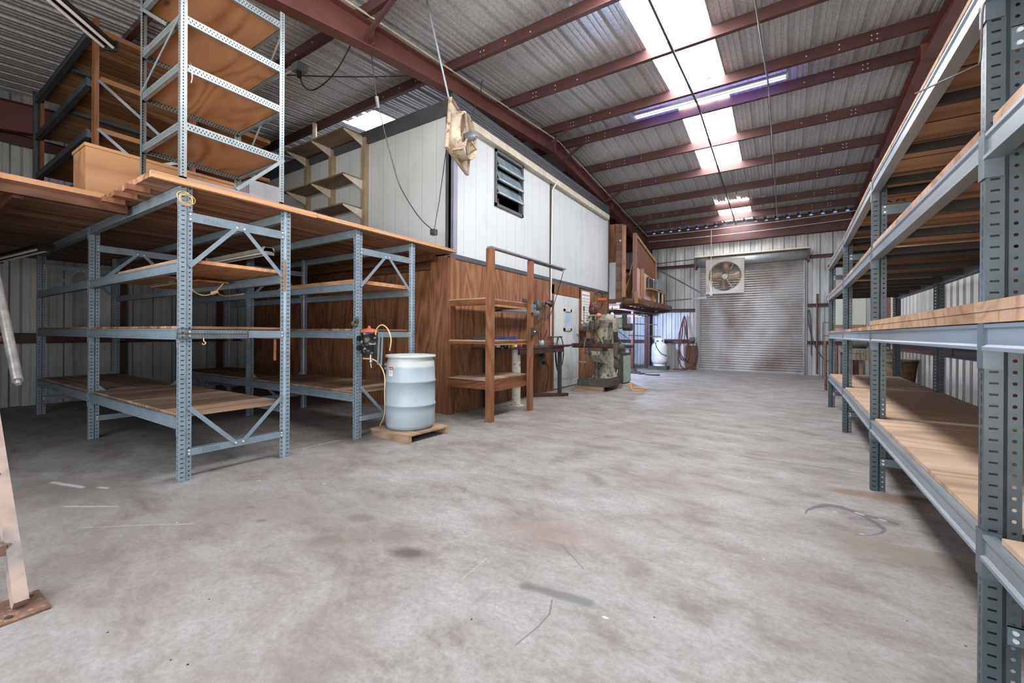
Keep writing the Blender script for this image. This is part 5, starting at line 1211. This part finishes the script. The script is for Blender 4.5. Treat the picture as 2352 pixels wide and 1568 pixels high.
one('bent_tubes', MB().tube(smooth([(1.72, 11.0, .026), (1.78, 10.95, .35), (1.9, 10.9, .72), (1.95, 10.95, .74)]), .025).tube(smooth([(1.8, 11.0, .026), (1.85, 10.95, .35), (1.93, 10.9, .66)]), .022), M['chrome'], 'pair of bent steel tubes leaning at the end of the weathered bench', 'tube')
bk = thing('slatted_basket', (1.78, 9.75, 0), 'weathered slatted basket on the floor between the right-hand rack and the wall', 'basket')
sub('basket_body', MB().lathe((1.75, 9.95, .36), [(0, 0), (.17, 0), (.215, .45), (.205, .45), (.16, .02), (0, .02)], 26), M['basket'], bk)
sub('basket_hoop', MB().lathe((1.75, 9.95, .74), [(.213, 0), (.22, .03), (.211, .05)], 26), M['machdark'], bk)
one('basket_stand', MB().box(1.58, 1.92, 9.8, 10.1, 0, .355), M['machdark'], 'dark low stand under the slatted basket', 'stand')
for k, (x, z) in enumerate(((.80, 1.1), (.9, 1.02), (1.0, 1.0))):
    one('rusty_pipe', MB().cyl((x, 11.75, 0), (x, 11.9, z), .028, n=14), M['rust'], ['nearest to the shutter', 'in the middle', 'nearest to the bench'][k] + ' of three rusty pipes standing behind the right-hand rack', 'pipe', 'rusty pipes standing behind the rack')
one('mint_board', MB().box(1.27, 1.58, 12.5, 12.52, 1.48, 2.3), M['sheetgreen'], 'pale mint board standing behind the right-hand rack, right of two', 'board')
one('mint_board', MB().box(.9, 1.2, 12.5, 12.52, 1.48, 2.3), M['sheetgreen'], 'pale mint board standing behind the right-hand rack, left of two', 'board')
one('board_stand', MB().box(.92, .98, 12.53, 12.6, 0, 1.48).box(1.5, 1.56, 12.53, 12.6, 0, 1.48).box(.9, 1.58, 12.48, 12.6, 1.4, 1.479), M['studlight'], 'wooden stand holding the two mint boards', 'stand')
one('hanging_strap', MB().tube(smooth([(1.23, 12.45, 2.2), (1.24, 12.44, 1.8), (1.23, 12.44, 1.5), (1.16, 12.4, 1.3)]), .02), M['machdark'], 'dark strap hanging over the right mint board', 'strap')

# hook wire on the near right post
one('bent_wire', MB().tube(smooth([(.556, 2.02, 2.33), (.552, 2.03, 2.3), (.552, 2.04, 2.17), (.55, 2.05, 2.14)]) + [Vector((.40, 2.1, 2.11))], .003), M['steel'], 'bent wire hook hung on the near right-hand rack post', 'hook')
one('wire_hook', MB().tube(smooth([(.64, 8.985, 1.9), (.62, 8.98, 1.9), (.615, 8.98, 1.82), (.625, 8.98, 1.78), (.635, 8.98, 1.82)]), .004), M['steel'], 'small wire hook on the farthest post of the right-hand rack', 'hook')

# ================================================================== FANS
def fan(name, c, yaw, roll, size, label, mframe, mbl, mbl2, pitch=0, depth=.2, ang0=0.0, motor=True, nbl=4):
    """square fan, built facing -Y in its own frame, then turned"""
    t = thing(name, c, label, 'fan')
    Tm = Matrix.Translation(c) @ Matrix.Rotation(yaw, 4, 'Z') @ Matrix.Rotation(pitch, 4, 'X') @ Matrix.Rotation(roll, 4, 'Y')
    h = size / 2; r = h * .86; n = 48
    mb = MB(); vs = []
    sq = []
    for i in range(n):
        a = 2 * PI * i / n; ca, sa = math.cos(a), math.sin(a); k = h / max(abs(ca), abs(sa)); sq.append((ca * k, sa * k))
    for y in (0, .012):
        vs += [(x, y, z) for x, z in sq] + [(r * math.cos(2 * PI * i / n), y, r * math.sin(2 * PI * i / n)) for i in range(n)]
    fs = []
    for i in range(n):
        j = (i + 1) % n
        fs += [(i, j, n + j, n + i), (2 * n + i, 3 * n + i, 3 * n + j, 2 * n + j), (i, 2 * n + i, 2 * n + j, j)]
    mb.add(vs, fs)
    mb.box(-h, h, 0, .05, h - .004, h).box(-h, h, 0, .05, -h, -h + .004).box(-h, -h + .004, 0, .05, -h, h).box(h - .004, h, 0, .05, -h, h)
    sub('frame', mb.xform(Tm), mframe, t)
    mb = MB().lathe((0, 0, 0), [(r + .004, 0), (r - .008, .03), (r - .012, depth), (r - .016, depth), (r - .014, .02), (r, -.002)], 48, axis=(0, 1, 0))
    sub('shroud', mb.xform(Tm), mframe, t)
    for k in range(nbl):
        a0 = ang0 + k * 2 * PI / nbl; mb = MB(); vs = []; N = 8
        for i in range(N + 1):
            u = i / N; rr = .09 * size + u * (r * .95 - .09 * size)
            w = (.1 + .15 * math.sin(PI * min(1, u * .66 + .1))) * size * (.3 if u > .97 else .47)
            sk = .14 * size * u * u
            for s in (-1, 1):
                tx = s * w + sk; vs.append((rr * math.cos(a0) - tx * math.sin(a0), depth * .45 + s * w * .42, rr * math.sin(a0) + tx * math.cos(a0)))
        vs2 = [(x, y + .005, z) for x, y, z in vs]; q = len(vs)
        mb.add(vs + vs2, [(2 * i, 2 * i + 1, 2 * i + 3, 2 * i + 2) for i in range(N)] + [(q + 2 * i, q + 2 * i + 2, q + 2 * i + 3, q + 2 * i + 1) for i in range(N)] +
               [(2 * i, 2 * i + 2, q + 2 * i + 2, q + 2 * i) for i in range(N)] + [(2 * i + 1, q + 2 * i + 1, q + 2 * i + 3, 2 * i + 3) for i in range(N)] + [(2 * N, 2 * N + 1, q + 2 * N + 1, q + 2 * N)], 0, True)
        sub('blade', mb.xform(Tm), mbl2 if k % 2 else mbl, t)
    sub('hub', MB().cyl((0, depth * .3, 0), (0, depth * .62, 0), .075 * size, n=24).cyl((0, depth * .22, 0), (0, depth * .3, 0), .03 * size, n=12).xform(Tm), mframe, t)
    if motor:
        sub('motor', MB().cyl((0, depth * .75, 0), (0, depth * .75 + .12, 0), .062, n=24).cyl((0, depth * .75 + .12, 0), (0, depth * .75 + .15, 0), .05, .045, n=24).cyl((0, depth * .75 + .15, 0), (0, depth * .75 + .17, 0), .02, n=14).box(-.03, .03, depth * .8, depth * .8 + .07, .055, .085).xform(Tm), M['greymetal'], t)
    for (a, b) in (((0, .0), (-r, -.0)), ((0, 0), (r * .5, -r * .86)), ((0, 0), (r * .5, r * .86))):
        sub('motor_strut', MB().bar((a[0], depth * .9, a[1]), (b[0], depth * .95, b[1]), .022, .022).bar((b[0], depth * .95, b[1]), (b[0] * 1.02, .0, b[1] * 1.02), .02, .02).xform(Tm), mframe, t)
    return t, Tm
f1, T1 = fan('hanging_fan', (-3.82, 4.50, 3.93), R(-74), R(-9), .72, 'dusty cream fan hung by a strap in front of the office corner', M['fanpaint'], M['blade'], M['bladelight'], pitch=R(0), depth=.17, ang0=.5)
f2, T2 = fan('wall_fan', (-1.52, 14.30, 3.02), R(0), R(0), 1.06, 'large off-white four-bladed fan held out in front of the shutter', M['fanwhite'], M['bladelight'], M['blade'], depth=.2, ang0=-.22)
top = T1 @ Vector((.35, .0, .355))
one('lifting_strap', MB().bar((-3.63, 3.69, 5.225), top, .028, .004, up=(1, -.3, 0)), M['beamgal'], 'flat pale strap from the roof down to the hanging fan', 'strap')
one('electric_cable', MB().tube(smooth([(-4.0, 5.29, 5.2), (-4.0, 5.24, 4.95), (-3.98, 5.05, 4.6), T1 @ Vector((-.34, .02, .35))]), .007), M['steel'], 'thin cord from a purlin to the far corner of the hanging fan', 'cord')
b = thing('fan_bracket', (-2.8, 14.8, 2.5), 'triangular grey steel bracket holding the large fan out from the corner column', 'bracket')
sub('lower_arm', MB().bar((-4.1, 15.3, 2.36), (-2.02, 14.42, 2.40), .04, .04), M['greymetal'], b)
sub('upper_arm', MB().bar((-4.1, 15.3, 3.75), (-2.04, 14.42, 2.46), .04, .04), M['greymetal'], b)
sub('top_arm', MB().bar((-4.1, 15.3, 3.72), (-2.04, 14.42, 3.64), .03, .03), M['greymetal'], b)
one('hanging_rope', MB().tube([(-1.80, 13.55, 4.3), (-1.80, 13.55, 2.85)], .009).tube(smooth([(-1.80, 13.55, 2.86), (-1.83, 13.54, 2.7), (-1.78, 13.55, 2.55), (-1.82, 13.54, 2.42), (-1.77, 13.55, 2.4), (-1.80, 13.55, 2.6), (-1.77, 13.54, 2.8)]), .016), M['rope'], 'white rope with a knotted loop hanging in front of the large fan', 'rope')

# ================================================================== ROOF FITTINGS
def batten(name, c, L, ux, label, body, tube=None, w=.14, two=True):
    """open fluorescent batten hanging with its tubes down; ux is the direction of its length"""
    t = thing(name, c, label, 'strip light'); c = Vector(c); ux = Vector(ux).normalized(); s = ux.cross(Vector((0, 0, 1))).normalized(); z = Vector((0, 0, 1))
    p, q = c - ux * L / 2, c + ux * L / 2
    mb = MB().prism([(-w / 2, -.01), (-w * .3, .045), (w * .3, .045), (w / 2, -.01), (w / 2 - .006, -.012), (w * .28, .0), (-w * .28, .0), (-w / 2 + .006, -.012)], p, s, z, q - p)
    sub('housing', mb, body, t)
    for k in ((-.04, .04) if two else (0,)): sub('tube', MB().cyl(p + ux * .03 + s * k - z * .022, q - ux * .03 + s * k - z * .022, .014, n=14), tube or M['tube'], t)
    for e in (p, q - ux * .02): sub('end_plate', MB().prism([(-w / 2, -.045), (w / 2, -.045), (w / 2, .05), (-w / 2, .05)], e, s, z, ux * .02), body, t)
    return t
batten('hanging_strip_light', (-1.22, 8.2, 5.47), 2.52, (1, .0, .0), 'long strip light hung between the two ridge purlins, faintly bluish', M['fixture'], tube=M['littube'])
batten('hanging_strip_light', (-5.13, .87, 4.0), 1.22, (-.67, .74, 0), 'black strip light with two white tubes near the roof at top left', M['fixblack'])
batten('hanging_strip_light', (-8.2, 1.1, 2.2), 1.9, (1, .09, 0), 'black strip light hung below the deck at far left', M['fixblack'])
batten('hanging_strip_light', (-6.25, 2.79, 2.24), 1.6, (1, 0, 0), 'grimy white strip light hung below the deck behind the front rack', M['fixture'])
one('rod_brace', MB().cyl((-.31, 5.4, 5.12), (-.23, 8.3, 5.38), .012, n=8).cyl((-.23, 8.3, 5.38), (-.17, 15.4, 4.72), .012, n=8), M['greymetal'], 'thin pale steel rod slung under the purlins right of the skylights', 'rod')
one('rod_brace', MB().cyl((-1.33, 4.5, 5.06), (-1.33, 8.3, 5.395), .018, n=8).cyl((-1.33, 8.3, 5.395), (-1.3, 15.2, 4.76), .018, n=8), M['steel'], 'dark steel rod crossing the middle of the long skylight', 'rod')
one('roof_conduit', MB().tube([(-4.17, -.5, 4.66), (-4.17, 8.3, 5.45), (-4.17, 15.6, 4.78)], .014), M['cream'], 'cream conduit running along the rafter above the office box', 'conduit')
for k, (x0_, x1_, z, y, lb) in enumerate(((-4.1, 1.7, 4.72, 15.15, 'upper pale cord strung across the far end of the roof'), (-4.1, 1.7, 4.56, 15.4, 'lower pale cord strung across in front of the end wall'))):
    one('string_cord', MB().tube(catenary((x0_, y, z), (x1_, y, z + .02), .05), .008), M['rope'], lb, 'cord')
gp = MB()
for k in range(21):
    x = -1.74 + (k - 9) * PER * 1.0 + .03
    if x > XR - .15 or x < -4.2: continue
    gp.prism([(0, 0), (.1, 0), (.075, .045), (.025, .045)], (x, YF - .175, 4.90), (1, 0, 0), (0, 0, 1), (0, .01, 0))
o = struct('trim_81', gp, M['gap_glow']); o['label'] = 'row of blue daylight gaps under the roof ribs above the end wall'; o['category'] = 'daylight gap'
# cables above the deck
jb = thing('junction_box', (-5.62, 3.3, 4.84), 'grey junction box with a black plug hanging at the purlin above the deck', 'junction box')
sub('box_body', MB().box(-5.72, -5.56, 3.22, 3.36, 4.82, 4.92), M['greymetal'], jb)
sub('plug', MB().cyl((-5.64, 3.28, 4.82), (-5.63, 3.28, 4.74), .035, .028), M['black'], jb)
sub('conduit_stub', MB().tube([(-5.68, 3.3, 4.9), (-6.6, 3.28, 4.93)], .014), M['cream'], jb)
one('hanging_cable', MB().tube(smooth([(-5.63, 3.28, 4.75), (-5.5, 3.28, 4.56), (-5.3, 3.28, 4.46), (-5.0, 3.28, 4.48), (-4.75, 3.28, 4.58), (-4.55, 3.28, 4.74), (-4.38, 3.28, 4.92)]), .008), M['black'], 'black cable sagging from the junction box to the rafter', 'cable')
one('straight_cable', MB().tube(catenary((-6.15, 3.35, 4.98), (-4.4, 4.14, 4.80), .02), .008), M['black'], 'thin black cable stretched across below the roof to the rafter', 'cable')
pc = thing('pendant_switch', (-4.22, 4.465, 2.67), 'small dark pendant switch hanging by a cable in front of the office side wall', 'switch')
sub('switch_body', MB().box(-4.265, -4.185, 4.43, 4.50, 2.63, 2.71), M['steel'], pc)
sub('button', MB().cyl((-4.225, 4.43, 2.67), (-4.225, 4.42, 2.67), .016, n=10), M['chrome'], pc)
sub('pendant_cable', MB().tube(smooth([(-4.4, 3.50, 4.76), (-4.395, 3.55, 4.4), (-4.39, 3.593, 4.175), (-4.37, 3.669, 3.895), (-4.33, 3.78, 3.5), (-4.3, 3.905, 3.164), (-4.26, 4.186, 2.848), (-4.23, 4.413, 2.712), (-4.22, 4.465, 2.70)]), .007), M['steel'], pc)
sub('cable_coupler', MB().cyl((-4.392, 3.58, 4.24), (-4.385, 3.605, 4.10), .026, .022), M['greymetal'], pc)
sub('drop_cable', MB().tube([(-4.22, 4.465, 2.70), (-4.16, 4.5, 3.1), T1 @ Vector((.34, .02, -.34))], .006), M['steel'], pc)
one('work_lamp_cord', MB().tube(smooth([(-4.94, 1.75, 1.74), (-4.925, 1.8, 1.627), (-4.83, 1.85, 1.584), (-4.73, 1.9, 1.61), (-4.657, 1.95, 1.70)]), .005).cyl((-4.745, 1.88, 1.60), (-4.715, 1.93, 1.625), .018, n=10).tube(smooth([(-4.73, 1.92, 1.617), (-4.78, 2.0, 1.59), (-4.85, 2.1, 1.60), (-4.82, 2.22, 1.63)]), .005), M['clearhose'], 'pale cord with a connector drooping below the third shelf of the front rack', 'cord')
one('pvc_stub', MB().cyl((-7.3, YS - .25, 4.66), (-7.3, YS - .25, 5.08), .04, n=16), M['fanpaint'], 'short brown vertical pipe above the top bracket shelf', 'pipe')

# ================================================================== LIGHT AND CAMERA
w = bpy.data.worlds.new('World'); sc.world = w; w.use_nodes = True
nt = w.node_tree; bg = nt.nodes['Background']
tcw = nt.nodes.new('ShaderNodeTexCoord'); sxw = nt.nodes.new('ShaderNodeSeparateXYZ'); nt.links.new(tcw.outputs['Generated'], sxw.inputs[0])
rw = nt.nodes.new('ShaderNodeValToRGB'); nt.links.new(sxw.outputs[2], rw.inputs[0])
# unseen ground half of the world brightened to lift the roof, pale sky above
mrw = nt.nodes.new('ShaderNodeMapRange'); nt.links.new(sxw.outputs[2], mrw.inputs[0]); mrw.inputs[1].default_value = -.06; mrw.inputs[2].default_value = .06
nt.links.new(mrw.outputs[0], rw.inputs[0])
rw.color_ramp.elements[0].color = (1.0, .96, .90, 1); rw.color_ramp.elements[1].color = (.40, .43, .46, 1)
nt.links.new(rw.outputs[0], bg.inputs[0]); bg.inputs[1].default_value = 6.5
# daylight portal in the open doorway behind the viewpoint
pl = bpy.data.lights.new('doorway_portal', 'AREA'); pl.shape = 'RECTANGLE'; pl.size = 6.9; pl.size_y = 4.3; pl.cycles.is_portal = True
po = bpy.data.objects.new('doorway_portal', pl); COL.objects.link(po); po.location = (-1.45, YN - .03, 2.15); po.rotation_euler = (R(90), 0, 0)
la = bpy.data.lights.new('added_violet_light', 'AREA'); la.shape = 'RECTANGLE'; la.size = 2.3; la.size_y = .04; la.energy = 9; la.color = (.30, .28, 1.0)  # violet light added behind the strip light to turn the next purlin purple
ao = bpy.data.objects.new('added_violet_light', la); COL.objects.link(ao); ao.location = (-1.22, 8.275, 5.46); ao.rotation_euler = (R(90), 0, 0)
lp = bpy.data.lights.new('bay_lamp', 'POINT'); lp.energy = 260; lp.color = (.50, .66, 1.0); lp.shadow_soft_size = .06
lo = bpy.data.objects.new('bay_lamp', lp); COL.objects.link(lo); lo.location = (-4.45, 12.6, 1.74)

cam = bpy.data.cameras.new('camera'); co = bpy.data.objects.new('camera', cam); COL.objects.link(co)
Fp, yaw, pit, rol, CYP = 967.137, R(32.822), R(.046), R(-.342), 767.32
cam.sensor_fit = 'HORIZONTAL'; cam.sensor_width = 36; cam.lens = Fp * 36 / 2352; cam.shift_y = -(784 - CYP) / 2352; cam.clip_start = .05; cam.clip_end = 100
fw = Vector((-math.sin(yaw) * math.cos(pit), math.cos(yaw) * math.cos(pit), -math.sin(pit))); rt = Vector((math.cos(yaw), math.sin(yaw), 0)); dn = fw.cross(rt)
r2 = rt * math.cos(rol) + dn * math.sin(rol); d2 = dn * math.cos(rol) - rt * math.sin(rol)
mt = Matrix((r2, -d2, -fw)).transposed().to_4x4(); mt.translation = (0, 0, 1.22); co.matrix_world = mt
sc.camera = co

for o in bpy.data.objects:
    if '_w' in o: del o['_w']
vs_ = sc.view_settings; sc.display_settings.display_device = 'sRGB'
vs_.view_transform = 'Standard'; vs_.look = 'None'; vs_.gamma = 1; vs_.use_curve_mapping = False; vs_.exposure = 0.85
sc.cycles.use_denoising = True; sc.cycles.max_bounces = 8; sc.cycles.diffuse_bounces = 5; sc.cycles.glossy_bounces = 3; sc.cycles.transparent_max_bounces = 8
sc.cycles.caustics_reflective = False; sc.cycles.caustics_refractive = False; sc.cycles.sample_clamp_indirect = 6
